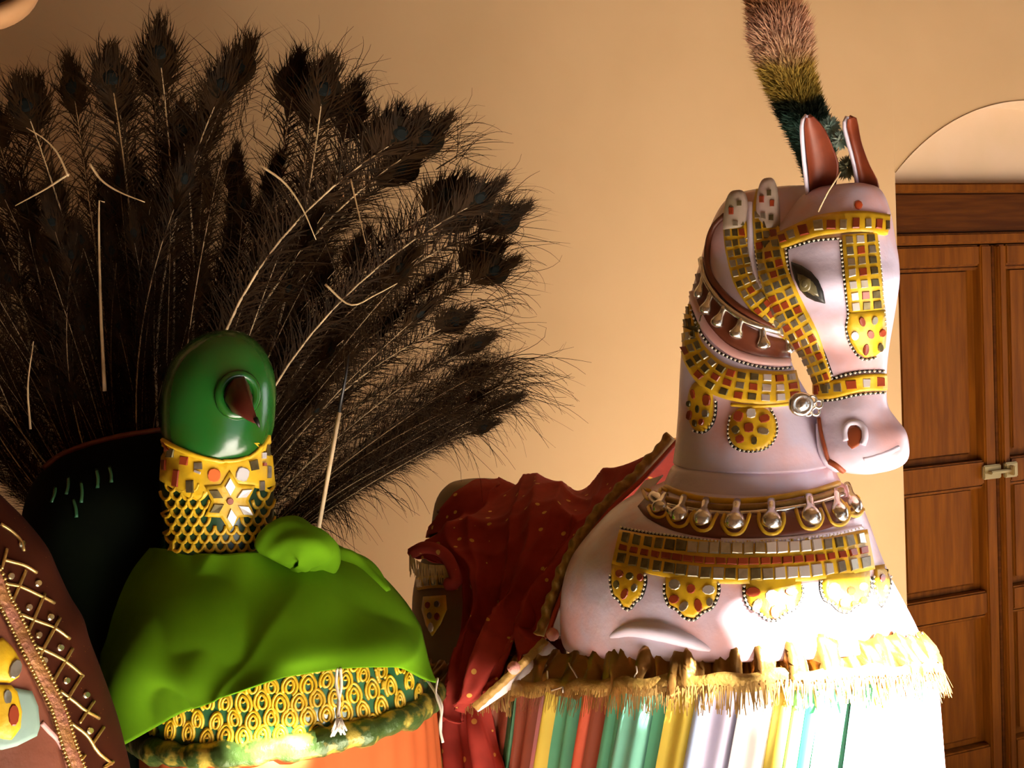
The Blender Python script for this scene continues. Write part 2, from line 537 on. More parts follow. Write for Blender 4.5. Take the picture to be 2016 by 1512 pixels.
# plume: dyed in bands along its length (object z = height)
def plume_mat():
    m = mat('plume', (0.4, 0.2, 0.1), 0.95, spec=0.15)
    nt = m.node_tree; b = nt.nodes['Principled BSDF']
    tc = nt.nodes.new('ShaderNodeTexCoord'); sp = nt.nodes.new('ShaderNodeSeparateXYZ')
    nt.links.new(tc.outputs['Object'], sp.inputs[0])
    nz = nt.nodes.new('ShaderNodeTexNoise'); nz.inputs['Scale'].default_value = 30
    nt.links.new(tc.outputs['Object'], nz.inputs['Vector'])
    ad = nt.nodes.new('ShaderNodeMath'); ad.operation = 'MULTIPLY_ADD'; ad.inputs[1].default_value = 0.05
    nt.links.new(nz.outputs['Fac'], ad.inputs[0]); nt.links.new(sp.outputs['Z'], ad.inputs[2])
    mr = nt.nodes.new('ShaderNodeMapRange')
    z0 = P(1600, 345, 1.74).z + 0.025; z1 = P(1520, 0, 1.74).z + 0.025
    mr.inputs[1].default_value = z0; mr.inputs[2].default_value = z1
    nt.links.new(ad.outputs[0], mr.inputs[0])
    rp = nt.nodes.new('ShaderNodeValToRGB'); e = rp.color_ramp.elements
    e[0].position = 0.0; e[0].color = (0.13, 0.16, 0.07, 1)
    e[1].position = 1.0; e[1].color = (0.36, 0.15, 0.06, 1)
    for pos, c in ((0.12, (0.06, 0.13, 0.09)), (0.28, (0.07, 0.15, 0.11)), (0.34, (0.012, 0.02, 0.012)), (0.42, (0.02, 0.022, 0.008)), (0.46, (0.30, 0.20, 0.03)), (0.62, (0.42, 0.27, 0.05)), (0.70, (0.52, 0.30, 0.17)), (0.85, (0.50, 0.27, 0.17))):
        x = e.new(pos); x.color = (*c, 1)
    nt.links.new(mr.outputs[0], rp.inputs[0]); nt.links.new(rp.outputs[0], b.inputs['Base Color'])
plume_mat()

# ------------------------------------------------------------------ the room
A_S, A_Z, A_R = 1.9217, 1.3548, 0.8079          # arch over the door recess
D0, D1 = 1.344, 2 * A_S - 1.344                 # recess sides
REC = 0.13                                      # recess depth
a0 = math.atan2(1.9200 - A_Z, D0 - A_S)
arc = []
NA = 40
for i in range(NA + 1):
    a = a0 + (math.pi - a0 - a0) * i / NA
    arc.append((A_S + A_R * math.cos(a), A_Z + A_R * math.sin(a)))
def build_wall_back():
    v, f = [], []
    def q(*pts):
        o = len(v); v.extend(S(*p) for p in pts); f.append(tuple(range(o, o + len(pts))))
    q((S_LEFT, 0, Z0), (D0, 0, Z0), (D0, 0, H_ROOM), (S_LEFT, 0, H_ROOM))
    q((D1, 0, Z0), (S_RIGHT, 0, Z0), (S_RIGHT, 0, H_ROOM), (D1, 0, H_ROOM))
    for i in range(NA):
        (s0, z0), (s1, z1) = arc[i], arc[i + 1]
        q((s0, 0, z0), (s1, 0, z1), (s1, 0, H_ROOM), (s0, 0, H_ROOM))
    zl = arc[0][1]
    q((D0, 0, Z0), (D0, 0, zl), (D0, -0.3, zl), (D0, -0.3, Z0))
    q((D1, 0, Z0), (D1, -0.3, Z0), (D1, -0.3, zl), (D1, 0, zl))
    q((S_LEFT, -0.3, Z0), (S_RIGHT, -0.3, Z0), (S_RIGHT, -0.3, H_ROOM), (S_LEFT, -0.3, H_ROOM))
    return struct(mesh('wall_back', v, f, M['plaster'], None, False))
wall_back = build_wall_back()
v = [S(q[0], t_, q[1]) for q in arc for t_ in (0.004, -REC)]
mesh('arch_soffit', v, [(2 * i, 2 * i + 1, 2 * i + 3, 2 * i + 2) for i in range(NA)], M['plaster_pale'], wall_back, False)  # paler colour stands in for light reaching the soffit from below
# plaster tympanum filling the arch above the door frame, its lower edge uneven
zt = 1.888
v = []; f = []
n = 24
for i in range(n + 1):
    s = D0 - 0.02 + (D1 - D0 + 0.04) * i / n
    z = zt + 0.004 * math.sin(i * 1.3) + random.uniform(-0.003, 0.003)
    v += [S(s, -REC, z), S(s, -REC, 2.25), S(s, -REC - 0.05, z)]
for i in range(n):
    f += [(i * 3, i * 3 + 3, i * 3 + 4, i * 3 + 1), (i * 3, i * 3 + 2, i * 3 + 5, i * 3 + 3)]
mesh('tympanum', v, f, M['plaster_pale'], wall_back, False)

sbox('floor', S_LEFT - .15, S_RIGHT + 1.6, -0.3, T_FRONT + 1.2, Z0 - 0.1, Z0, M['floor_stone'])
struct(bpy.data.objects['floor'])
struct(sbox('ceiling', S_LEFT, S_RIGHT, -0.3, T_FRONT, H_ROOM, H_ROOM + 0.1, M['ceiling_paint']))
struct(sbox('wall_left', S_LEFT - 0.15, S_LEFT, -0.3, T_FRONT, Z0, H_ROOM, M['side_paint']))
# front wall behind the viewer: unseen openings added and shaped to place sun patches and bounce
def spot_on_front(p):
    q = p - W0
    k = (T_FRONT - q.dot(WN)) / SUN_TO.dot(WN)
    e = p + SUN_TO * k - W0
    return e.dot(WS), e.z
VS, VZ = spot_on_front(P(535, 1470, 1.78 * .84))
OPEN = (1.215, 2.0, 0.55, 2.60)
CHINK = (1.140, 1.180, 2.46, 2.53)
LOWF = (-0.15, 1.215, Z0, 1.32)
LOWW = (2.12, 3.10, 1.05, 1.85)
def holes_wall(name, a_rng, holes, place, m):
    ts = sorted({a_rng[0], a_rng[1]} | {h[0] for h in holes} | {h[1] for h in holes})
    zs = sorted({Z0, H_ROOM} | {h[2] for h in holes} | {h[3] for h in holes})
    geos = []
    for i in range(len(ts) - 1):
        for j in range(len(zs) - 1):
            tc, zc = (ts[i] + ts[i + 1]) / 2, (zs[j] + zs[j + 1]) / 2
            if any(h[0] < tc < h[1] and h[2] < zc < h[3] for h in holes): continue
            geos.append(box_geo((ts[i], 0, zs[j]), (ts[i + 1], 0.04, zs[j + 1]), place))
    v, f = join(geos)
    return struct(mesh(name, v, f, m, None, False))
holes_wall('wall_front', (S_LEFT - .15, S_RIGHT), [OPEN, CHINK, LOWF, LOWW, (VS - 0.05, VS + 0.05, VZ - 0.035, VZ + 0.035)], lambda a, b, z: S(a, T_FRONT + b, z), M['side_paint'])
holes_wall('wall_right', (-0.3, T_FRONT), [(FILL_T0, FILL_T1, FILL_Z0, FILL_Z1)], lambda a, b, z: S(S_RIGHT + b, a, z), M['side_paint'])
# unseen fin added outside to block the sun from the fill opening
struct(sbox('sun_block_fin', S_RIGHT + .04, S_RIGHT + 1.6, FILL_T1 + .1, FILL_T1 + .25, Z0, H_ROOM, M['side_paint']))

# panelled double door in the recess
door = thing('door_1', S(A_S, -REC, Z0), 'dark brown panelled wooden double door under a plaster arch', 'door')
door['kind'] = 'structure'
DT = -0.10
MID = 1.8560
def dpart(nm, s0, s1, z0, z1, t0, t1, m='door_wood', bev=0.006, parent=None):
    return sbox(nm, s0, s1, DT + t0, DT + t1, z0, z1, M[m], parent or door, bev)
dpart('lintel', D0, D1, 1.730, 1.868, -0.10, -0.005, 'door_wood_dark')
dpart('lintel_moulding', D0, D1, 1.868, 1.900, -0.10, 0.012)
dpart('lintel_moulding', D0, D1, 1.694, 1.730, -0.10, 0.012)
dpart('jamb', D0, D0 + 0.05, Z0, 1.694, -0.10, -0.012)
dpart('jamb', D1 - 0.05, D1, Z0, 1.694, -0.10, -0.012)
def leaf(s0, s1, meet_left):
    lf = dpart('door_leaf', s0, s1, Z0 + 0.01, 1.690, -0.075, -0.060, 'door_wood_dark', 0.002)
    wl, wr = (0.045, 0.085) if meet_left else (0.085, 0.050)
    dpart('stile', s0, s0 + wl, Z0 + 0.01, 1.690, -0.065, -0.018, parent=lf)
    dpart('stile', s1 - wr, s1, Z0 + 0.01, 1.690, -0.065, -0.018, parent=lf)
    rails = [(1.618, 1.690), (0.848, 0.935), (0.385, 0.468), (Z0 + 0.01, Z0 + 0.16)]
    for z0, z1 in rails:
        dpart('rail', s0 + wl, s1 - wr, z0, z1, -0.065, -0.021, parent=lf)
    zz = [(0.935, 1.618), (0.468, 0.848), (Z0 + 0.16, 0.385)]
    for z0, z1 in zz:
        dpart('panel', s0 + wl - 0.004, s1 - wr + 0.004, z0 - 0.004, z1 + 0.004, -0.066, -0.056, parent=lf)
        # raised field of the panel, a narrow sunk margin left round it
        dpart('panel_field', s0 + wl + 0.035, s1 - wr - 0.035, z0 + 0.022, z1 - 0.012, -0.060, -0.046, parent=lf, bev=0.007)
        # moulded edge at the top of the panel
        dpart('panel_moulding', s0 + wl, s1 - wr, z1 - 0.014, z1, -0.060, -0.030, parent=lf, bev=0.005)
    return lf
leaf(D0 + 0.004, MID - 0.006, False)
leaf(MID + 0.014, D1 - 0.004, True)
dpart('astragal', MID - 0.004, MID + 0.012, Z0 + 0.01, 1.688, -0.065, -0.024, 'door_wood_dark', 0.003)
dpart('astragal', MID + 0.016, MID + 0.034, Z0 + 0.01, 1.688, -0.065, -0.008, 'door_wood', 0.006)
# bolt and hasp over the meeting stiles
lk = dpart('latch', MID - 0.075, MID + 0.005, 0.868, 0.918, -0.02, -0.006, 'brass', 0.004)
dpart('hasp', MID + 0.012, MID + 0.070, 0.868, 0.922, -0.012, 0.004, 'brass', 0.004, lk)
dpart('bolt', MID - 0.06, MID + 0.05, 0.888, 0.900, -0.008, 0.014, 'brass', 0.003, lk)
dpart('staple', MID + 0.030, MID + 0.040, 0.878, 0.912, 0.0, 0.024, 'brass', 0.003, lk)

# ------------------------------------------------------------------ the horse costume
PH = R(45)
horse = thing('horse_costume', (0.37, 1.75, Z0), 'lavender-white dummy horse costume with yellow mirror mosaic harness and furry plume', 'costume')
neck_secs = [(374, 1462, 1590, 1.80, .8), (382, 1440, 1606, 1.80, .8), (405, 1420, 1615, 1.80, .8), (450, 1400, 1622, 1.80, .8), (505, 1385, 1622, 1.80, .8), (560, 1369, 1608, 1.79, .8),
             (620, 1354, 1582, 1.78, .82), (685, 1345, 1548, 1.77, .85), (740, 1341, 1562, 1.76, .88), (800, 1338, 1596, 1.76, .9),
             (860, 1333, 1624, 1.75, .92), (900, 1328, 1640, 1.75, .92), (908, 1328, 1643, 1.75, .92), (913, 1338, 1634, 1.75, .92)]
neck_g = loft_geo(loft_sections(neck_secs, 60))
neck = mesh('neck', *neck_g, M['skin'], horse)
head_secs = [(366, 1612, 1700, 1.70, .8), (376, 1588, 1722, 1.70, .8), (400, 1566, 1736, 1.70, .8), (440, 1535, 1745, 1.70, .8), (480, 1508, 1749, 1.70, .78), (520, 1494, 1753, 1.70, .75),
             (560, 1493, 1754, 1.69, .73), (600, 1508, 1750, 1.69, .73), (640, 1537, 1746, 1.68, .74), (680, 1572, 1742, 1.68, .76), (720, 1597, 1740, 1.67, .8),
             (760, 1608, 1740, 1.67, .85), (800, 1612, 1744, 1.66, .9), (826, 1611, 1760, 1.66, .9), (850, 1611, 1777, 1.655, .88), (880, 1613, 1783, 1.65, .86),
             (904, 1622, 1781, 1.65, .86), (920, 1641, 1764, 1.65, .86), (930, 1668, 1728, 1.65, .86)]
head_secs = [s + (PH, 2.5) for s in head_secs]
head_g = loft_geo(loft_sections(head_secs, 80))
head = mesh('head', *head_g, M['skin'], horse)
chest_secs = [(938, 1330, 1628, 1.75, .95), (952, 1298, 1648, 1.75, .95), (985, 1222, 1680, 1.75, .95), (1030, 1170, 1698, 1.75, .95), (1085, 1124, 1716, 1.75, .95),
              (1140, 1104, 1738, 1.75, .95), (1195, 1098, 1765, 1.75, .95), (1240, 1099, 1786, 1.75, .95), (1264, 1108, 1792, 1.75, .95), (1272, 1124, 1778, 1.75, .95)]
FW = Vector((math.cos(PH), -math.sin(PH), 0))
CFX = Vector((0.355, 1.75, 0))
cr_ = loft_sections(chest_secs, 60)
for i, rg in enumerate(cr_):
    t = max(0, (i / 59 - .12) / .88)
    for q in rg: q.z += .24 * t * (CFX.y - q.y)
chest_g = loft_geo(cr_)
chest = mesh('chest', *chest_g, M['skin'], horse)
collar_secs = [(905, 1345, 1625, 1.75, .95), (915, 1325, 1634, 1.75, .95), (935, 1314, 1641, 1.75, .95), (955, 1306, 1650, 1.75, .95), (962, 1310, 1648, 1.75, .95), (966, 1330, 1630, 1.75, .95)]
collar_g = loft_geo(loft_sections(collar_secs, 24))
collar = mesh('collar', *collar_g, M['skin'], horse)

SH = Surf([head_g, neck_g], 1.68)     # face and neck as the straps meet them
SHEAD = Surf([head_g], 1.66)
SN = Surf([neck_g], 1.72)
SC = Surf([chest_g, collar_g], 1.6)
ALLS = Surf([head_g, neck_g, chest_g, collar_g], 1.65)

def tile_mat(k):
    return M[{'r': 'red_tile', 'm': 'mirror', 'd': 'mirror_dark', 'w': 'mirror_pale', 'o': 'orange_tile'}[k]]
def tiles_list(surf, parent, items, h, base):
    """items: (px, py, w, h, kind[, rot])"""
    for it in items:
        rot = it[5] if len(it) > 5 else 0
        tile(base, surf, quad(it[0], it[1], it[2], it[3], rot, 0.10), h, tile_mat(it[4]), parent, tilt=0.10 if it[4] != 'r' else 0.03)
def tiles_band(surf, parent, center, halfw, cols, rows, h, pick, fill=0.70, base='mosaic_tile', shear=0.0, span=0.88, fa=0.70):
    fr = band_frame(center, halfw, rows * 2 + 1)
    for i in range(rows):
        x, y, w, nx, ny = fr[2 * i + 1]
        a, b = fr[2 * i], fr[2 * i + 2]
        dl = math.hypot(b[0] - a[0], b[1] - a[1]); tx, ty = (b[0] - a[0]) / dl, (b[1] - a[1]) / dl
        cw = 2 * w * span / cols
        for j in range(cols):
            o = (j - (cols - 1) / 2) * cw
            cx, cy = x + nx * o, y + ny * o
            k = pick(i, j)
            if not k: continue
            poly = []
            for q, (u, vv) in enumerate(((-1, -1), (1, -1), (1, 1), (-1, 1))):
                du = u * dl / 2 * fa * random.uniform(.86, 1.1); dv = vv * cw / 2 * fill * 1.2 * random.uniform(.86, 1.1)
                du += shear * vv * dl * 0.25
                poly.append((cx + tx * du + nx * dv, cy + ty * du + ny * dv))
            tile(base, surf, poly, h, tile_mat(k), parent, tilt=0.12 if k != 'r' else 0.04)

# -- straps over cheek and crown (front and rear), noseband, browband, forehead strip
front_c = [(1511, 372), (1507, 414), (1510, 452), (1516, 493), (1524, 533), (1539, 574), (1559, 617), (1584, 662), (1605, 708), (1620, 745), (1626, 772)]
front_w = [20, 23, 25, 28, 28, 29, 29, 27, 22, 18, 17]
front = grid_strip('cheek_strap', SH, front_c, front_w, 0.004, M['yellow'], horse, 70, 7, 0.002)
tiles_band(SH, front, front_c[1:], front_w[1:], 3, 19, 0.0055, lambda i, j: random.choice('ddmmrd') if (i + j) % 5 else 'r')
rear_c = [(1451, 395), (1448, 430), (1451, 475), (1458, 511), (1470, 554), (1494, 594), (1525, 630), (1550, 654), (1572, 680), (1592, 712)]
rear_w = [19, 22, 23, 24, 24, 23, 22, 16, 11, 7]
rear = grid_strip('crown_strap', SH, rear_c, rear_w, 0.003, M['yellow'], horse, 70, 7, 0.002)
tiles_band(SH, rear, rear_c[1:8], rear_w[1:8], 3, 13, 0.0045, lambda i, j: random.choice('mdmrmd'))
mid_c = [(1478, 400), (1478, 450), (1480, 495), (1487, 540), (1500, 568)]
grid_strip('strap_piping', SH, mid_c, 5, 0.004, M['skin_plain'], horse, 30, 3, 0.002)
beads(SH, [(1472, 470), (1474, 510), (1480, 545), (1492, 570), (1505, 585)], horse)
beads(SH, [(1487, 440), (1488, 490), (1494, 530), (1502, 560), (1510, 575)], horse)
beads(SH, [(1549, 490), (1552, 525), (1560, 560), (1574, 592), (1592, 630), (1608, 665), (1620, 690), (1630, 716), (1638, 738)], horse)
# knobs of the straps standing above the crown
def knob(px, py0, py1, rx, Y, nm):
    rings = []
    for i in range(14):
        a = math.pi / 2 * i / 13
        y = py1 - (py1 - py0) * math.sin(a)
        rr = rx * math.cos(a) ** 0.6 if i < 13 else 1.0
        rings.append(ring(y, px - rr, px + rr, Y, .55, R(45), 2.3, 20))
    g = loft_geo(rings)
    o = mesh(nm, *g, M['crest_paint'], horse)
    return o, Surf([g], Y)
k1, sk1 = knob(1450, 374, 450, 24, 1.755, 'strap_knob')
k2, sk2 = knob(1511, 350, 450, 22, 1.72, 'strap_knob')
for (x, y, w, h_, k) in ((1440, 415, 8, 14, 'r'), (1455, 400, 9, 11, 'd'), (1448, 440, 9, 10, 'm'), (1462, 446, 8, 10, 'd')):
    tile('mosaic_tile', sk1, quad(x, y, w, h_), 0.001, tile_mat(k), k1)
for (x, y, w, h_, k) in ((1500, 392, 9, 13, 'r'), (1514, 380, 9, 12, 'd'), (1520, 400, 9, 12, 'r'), (1503, 425, 9, 11, 'm'), (1518, 428, 9, 11, 'd'), (1501, 448, 9, 10, 'r')):
    tile('mosaic_tile', sk2, quad(x, y, w, h_), 0.001, tile_mat(k), k2)
# browband
brow_c = [(1536, 476), (1575, 460), (1608, 447), (1653, 440), (1698, 438), (1745, 444)]
brow = grid_strip('browband', SH, brow_c, [15, 17, 19, 20, 20, 20], 0.0045, M['yellow'], horse, 50, 7, 0.001)
tiles_list(SH, brow, [(1544, 472, 13, 15, 'r', -.3), (1561, 464, 14, 15, 'm', -.3), (1585, 456, 19, 20, 'r', -.25), (1614, 447, 18, 21, 'm', -.1), (1638, 446, 17, 19, 'r'),
                      (1661, 445, 13, 19, 'm'), (1684, 443, 14, 20, 'r'), (1706, 443, 12, 19, 'm'), (1725, 443, 13, 19, 'r', .05), (1741, 445, 7, 19, 'd')], 0.006, 'mosaic_tile')
beads(SH, [(1549, 490), (1575, 482), (1605, 474), (1650, 470)], horse)
# forehead strip with flower pendant
fs_c = [(1691, 462), (1694, 500), (1698, 540), (1702, 580), (1705, 612)]
fs = grid_strip('forehead_strip', SH, fs_c, [33, 34, 34, 34, 34], 0.0035, M['yellow'], horse, 40, 7, 0.001)
tiles_band(SH, fs, fs_c, 34, 3, 7, 0.005, lambda i, j: [['m', 'w', 'd'], ['m', 'r', 'm'], ['m', 'm', 'd'], ['w', 'r', 'd'], ['w', 'm', 'd'], ['w', 'r', 'd'], ['w', 'd', 'd']][i][2 - j], fill=.62)
pend = patch('forehead_pendant', SH, [(1671, 610), (1740, 610), (1743, 650), (1740, 685), (1722, 700), (1703, 704), (1688, 694), (1675, 672), (1668, 645)], 0.003, M['yellow'], horse, 0.003)
for x, y, rx, ry, k, ro in ((1696, 632, 6, 10, 'r', -.3), (1718, 630, 6, 9, 'm', .2), (1683, 657, 8, 9, 'w', 0), (1711, 655, 7, 9, 'r', -.4), (1732, 653, 6, 8, 'r', .3), (1703, 687, 6, 12, 'r', .1), (1728, 683, 5, 9, 'd', -.1)):
    tile('mosaic_tile', SH, oval(x, y, rx, ry, 10, ro), 0.006, tile_mat(k), pend)
beads(SH, [(1655, 475), (1658, 510), (1662, 550), (1667, 590), (1670, 620), (1666, 645), (1672, 672), (1686, 697), (1702, 708), (1722, 704)], horse)
beads(SH, [(1727, 478), (1730, 510), (1734, 550), (1737, 600), (1741, 640)], horse)
# noseband
nose_c = [(1606, 769), (1637, 767), (1677, 758), (1706, 753), (1741, 752)]
nose = grid_strip('noseband', SHEAD, nose_c, [17, 18, 17, 17, 17], 0.0045, M['yellow'], horse, 40, 7, 0.001)
tiles_list(SHEAD, nose, [(1613, 769, 8, 15, 'r'), (1629, 766, 13, 17, 'd'), (1652, 763, 16, 16, 'm', -.1), (1677, 757, 20, 18, 'r', -.1), (1704, 753, 14, 17, 'w'), (1728, 751, 13, 17, 'r')], 0.006, 'mosaic_tile')
beads(SHEAD, [(1640, 745), (1665, 737), (1700, 731), (1738, 730)], horse)
beads(SHEAD, [(1622, 789), (1650, 786), (1685, 778), (1720, 774), (1740, 773)], horse)

# -- eyes
alm = [(1559, 516), (1580, 524), (1598, 536), (1612, 553), (1621, 574), (1625, 597), (1606, 592), (1590, 584), (1576, 570), (1566, 550), (1561, 532)]
eye = patch('eye', SHEAD, alm, 0.003, M['black'], horse, 0.004)
ins_ = [(1568, 534), (1584, 538), (1600, 548), (1612, 564), (1618, 586), (1604, 583), (1590, 575), (1578, 562), (1570, 548)]
ins = [(1594 + (x - 1594) * .86, 562 + (y - 562) * .82) for x, y in ins_]
patch('eyeball', SHEAD, ins, 0.0055, M['eye_grey'], eye, 0.004)
patch('iris', SHEAD, oval(1590, 560, 11, 12, 14), 0.0092, M['iris'], eye, 0.001)
patch('pupil', SHEAD, oval(1590, 560, 5, 6, 10), 0.0105, M['eye_grey'], eye, 0.001)
# far eye: the same almond carried over the horse's middle plane
Fh = Vector((math.cos(PH), -math.sin(PH), 0)); Lh = Vector((math.sin(PH), math.cos(PH), 0))
hc = P(1623, 560, 1.69)
src = eye.data
vv = []
for q in src.vertices:
    d = q.co - hc
    vv.append(q.co - Lh * (2 * d.dot(Lh)) + Lh * 0.030)
mesh('eye', vv, [tuple(p.vertices) for p in src.polygons], M['black'], horse)

# -- nostril, mouth, forehead mark
patch('nostril', SHEAD, [(1674, 840), (1686, 838), (1696, 848), (1697, 864), (1690, 878), (1678, 884), (1670, 876), (1667, 858)], 0.0015, M['nostril_red'], horse, 0.0005)
surf_tube('nostril_rim', SHEAD, [(1666, 868), (1664, 848), (1672, 834), (1688, 832), (1700, 842), (1703, 860), (1698, 876)], 0.005, M['skin_plain'], horse, 24, 0.0, 8)
surf_tube('mouth_line', SHEAD, [(1613, 822), (1617, 850), (1624, 880), (1634, 908), (1660, 924)], 0.0035, M['nostril_red'], horse, 20, 0.2)
surf_tube('lower_lip', SHEAD, [(1612, 835), (1613, 862), (1617, 888), (1628, 912), (1648, 926)], 0.005, M['skin_plain'], horse, 20, 0.0)
surf_tube('upper_lip', SHEAD, [(1700, 905), (1725, 899), (1750, 890), (1770, 880)], 0.006, M['skin_plain'], horse, 20, -0.7)
surf_tube('mouth_line', SHEAD, [(1634, 908), (1648, 916), (1660, 926)], 0.006, M['nostril_red'], horse, 12, 0.0)
patch('forehead_mark', SH, oval(1690, 404, 8, 9, 8), 0.001, M['tilak'], horse, 0.001, 2, 1)
# -- ears: cupped leaf shells with a red-brown hollow
def ear(left, right, Yt, Yb, nm):
    n = 14
    Lc = cr([p + (0,) for p in left], n); Rc = cr([p + (0,) for p in right], n)
    vo, vi = [], []
    m = 9
    for i in range(n):
        Y = Yt + (Yb - Yt) * (i / (n - 1)) ** 2
        a, b = P(Lc[i][0], Lc[i][1], Y), P(Rc[i][0], Rc[i][1], Y)
        wdt = (b - a).length
        for j in range(m):
            t = j / (m - 1)
            p = a.lerp(b, t)
            bulge = math.sin(math.pi * t) ** 0.8 * (wdt * 0.45 + 0.004)
            vo.append(p + Vector((0, 1, 0)) * bulge)
    f = [(i * m + j, i * m + j + 1, (i + 1) * m + j + 1, (i + 1) * m + j) for i in range(n - 1) for j in range(m - 1)]
    o = mesh(nm, vo, f, M['skin_plain'], horse)
    md = o.modifiers.new('thickness', 'SOLIDIFY'); md.thickness = 0.003; md.offset = 0
    # lining
    for i in range(n):
        for j in range(m):
            t = 0.10 + 0.87 * j / (m - 1)
            q = 1 + (n - 2) * i / (n - 1) if i else 0.6
            k0 = min(int(q), n - 2); fr = q - k0
            a0_, b0_ = vo[k0 * m], vo[k0 * m + m - 1]; a1_, b1_ = vo[(k0 + 1) * m], vo[(k0 + 1) * m + m - 1]
            a = a0_.lerp(a1_, fr); b = b0_.lerp(b1_, fr)
            p = a.lerp(b, t); wdt = (b - a).length
            vi.append(p + Vector((0, 1, 0)) * (math.sin(math.pi * t) ** 0.8 * (wdt * 0.45 + 0.004) - 0.010))
    mesh('ear_lining', vi, f, M['ear_red'], o)
    tube('ear_rim', vo[0:n * m:m], 0.0035, M['skin_plain'], o)
    tube('ear_rim', vo[m - 1:n * m:m], 0.003, M['ear_red'], o)
    return o
ear([(1588, 227), (1579, 240), (1579, 270), (1582, 310), (1586, 345), (1590, 385)], [(1592, 227), (1606, 238), (1621, 257), (1638, 295), (1648, 330), (1636, 392)], 1.64, 1.70, 'ear')
ear([(1668, 230), (1662, 246), (1670, 280), (1678, 310), (1684, 340), (1690, 385)], [(1672, 230), (1683, 234), (1692, 280), (1708, 325), (1726, 362), (1726, 396)], 1.66, 1.70, 'ear')
tube('thread', [P(1655, 338, 1.62), P(1643, 358, 1.62), P(1630, 378, 1.622), P(1620, 398, 1.63), P(1611, 417, 1.64)], 0.0013, M['bamboo'], horse, 5)

# -- plume of dyed fur
pc = [(1500, -150, 34), (1506, -60, 46), (1517, 0, 50), (1533, 55, 64), (1542, 105, 60), (1553, 150, 53), (1568, 195, 49), (1588, 240, 46), (1602, 280, 42), (1612, 330, 34), (1616, 372, 26)]
PY = 1.76
cc = cr([(a, b, c, 0) for a, b, c in pc], 60)
rings = []
axis = []
for x, y, r_, _ in cc:
    rings.append(ring(y, x - r_ * .72, x + r_ * .72, PY, 1.0, 0, 2, 20)); axis.append((P(x, y, PY), r_ * PY / FPX))
plume = mesh('plume', *loft_geo(rings), M['plume'], horse)
hv, hf = [], []
for k in range(15000):
    i = random.uniform(1, 58); i0 = int(i)
    c, r_ = axis[i0]
    cn, rn = axis[i0 + 1]
    dn = (axis[max(i0 - 1, 0)][0] - cn).normalized()          # towards the tip
    a = random.uniform(0, 2 * math.pi)
    e1 = dn.cross(Vector((0, 1, 0))).normalized(); e2 = dn.cross(e1)
    rad = e1 * math.cos(a) + e2 * math.sin(a)
    p0 = c.lerp(cn, i - i0) + rad * r_ * .66
    dr = (rad * random.uniform(.55, 1.0) + dn * random.uniform(-.2, .7) + Vector((random.uniform(-.35, .35),) * 3)).normalized()
    ln = r_ * random.uniform(.28, .55)
    p1 = p0 + dr * ln * .55; p2 = p0 + (dr + dn * 0.25).normalized() * ln
    sd = dr.cross(Vector((random.uniform(-1, 1), -1, random.uniform(-1, 1)))).normalized() * 0.0009
    o = len(hv)
    hv += [p0 - sd, p0 + sd, p1 + sd * .8, p1 - sd * .8, p2]
    hf += [(o, o + 1, o + 2, o + 3), (o + 3, o + 2, o + 4)]
ph = mesh('plume_hair', hv, hf, M['plume'], plume)
ph['kind'] = 'stuff'
def tuft(px, py, r_, Y, m, parent, nm):
    v, f = [], []
    c = P(px, py, Y)
    for k in range(420):
        d = Vector((random.gauss(0, 1), random.gauss(0, 1), random.gauss(0, 1))).normalized()
        sd = d.cross(Vector((0.3, 1, 0.2))).normalized() * 0.0010
        e = c + d * r_ * random.uniform(.75, 1.05); o = len(v)
        v += [c + d * r_ * .2 - sd * 2, c + d * r_ * .2 + sd * 2, e]; f.append((o, o + 1, o + 2))
    return mesh(nm, v, f, M[m], parent)
tuft(1634, 250, 0.019, 1.69, 'teal_tuft', horse, 'wool_tuft')
tuft(1656, 275, 0.018, 1.68, 'teal_tuft', horse, 'wool_tuft')
tuft(1668, 330, 0.022, 1.70, 'leaf', horse, 'wool_tuft')

# -- neck: crest cord, silver drop collar, pink piping, mosaic bands, pendants
surf_tube('crest_cord', SN, [(1430, 425), (1410, 445), (1398, 475), (1395, 520), (1404, 551), (1429, 583), (1458, 608), (1494, 630), (1520, 645)], 0.0055, M['brown'], horse, 40, 0.5)
drop_c = [(1374, 540), (1382, 572), (1398, 605), (1426, 640), (1465, 667), (1512, 684), (1566, 690)]
dband = grid_strip('drop_collar', SN, drop_c, [16, 22, 26, 27, 26, 23, 18], 0.002, M['brown'], horse, 44, 6, 0.001)
surf_tube('silver_ridge', SN, [(1384, 512), (1392, 550), (1412, 585), (1440, 612), (1480, 636), (1530, 652), (1570, 662)], 0.006, M['silver'], dband, 36, 0.6)
def drop(surf, x0, y0, x1, y1, r_, parent, nm='silver_drop'):
    """pear-shaped boss from neck (x0,y0) to bulb (x1,y1); r_ in px"""
    prof = [(0, .42), (.15, .46), (.3, .44), (.45, .55), (.6, .82), (.75, 1.0), (.88, .92), (.96, .6), (1.0, .15)]
    l0, n0 = surf.hit(x0, y0); l1, n1 = surf.hit(x1, y1)
    rr = r_ * (l1 - CAM).length / FPX
    pts = [l0.lerp(l1, t) + (n0.lerp(n1, t)) * rr * 0.35 for t, _ in prof]
    return tube(nm, pts, [rr * q for _, q in prof], M['silver'], parent, 12)
for x0, y0, x1, y1, r_ in ((1388, 545, 1378, 590, 9), (1404, 578, 1390, 622, 11), (1430, 605, 1411, 646, 11), (1462, 628, 1447, 668, 11), (1500, 645, 1501, 690, 11), (1546, 658, 1549, 694, 10)):
    drop(SN, x0, y0, x1, y1, r_ * 1.3, dband)
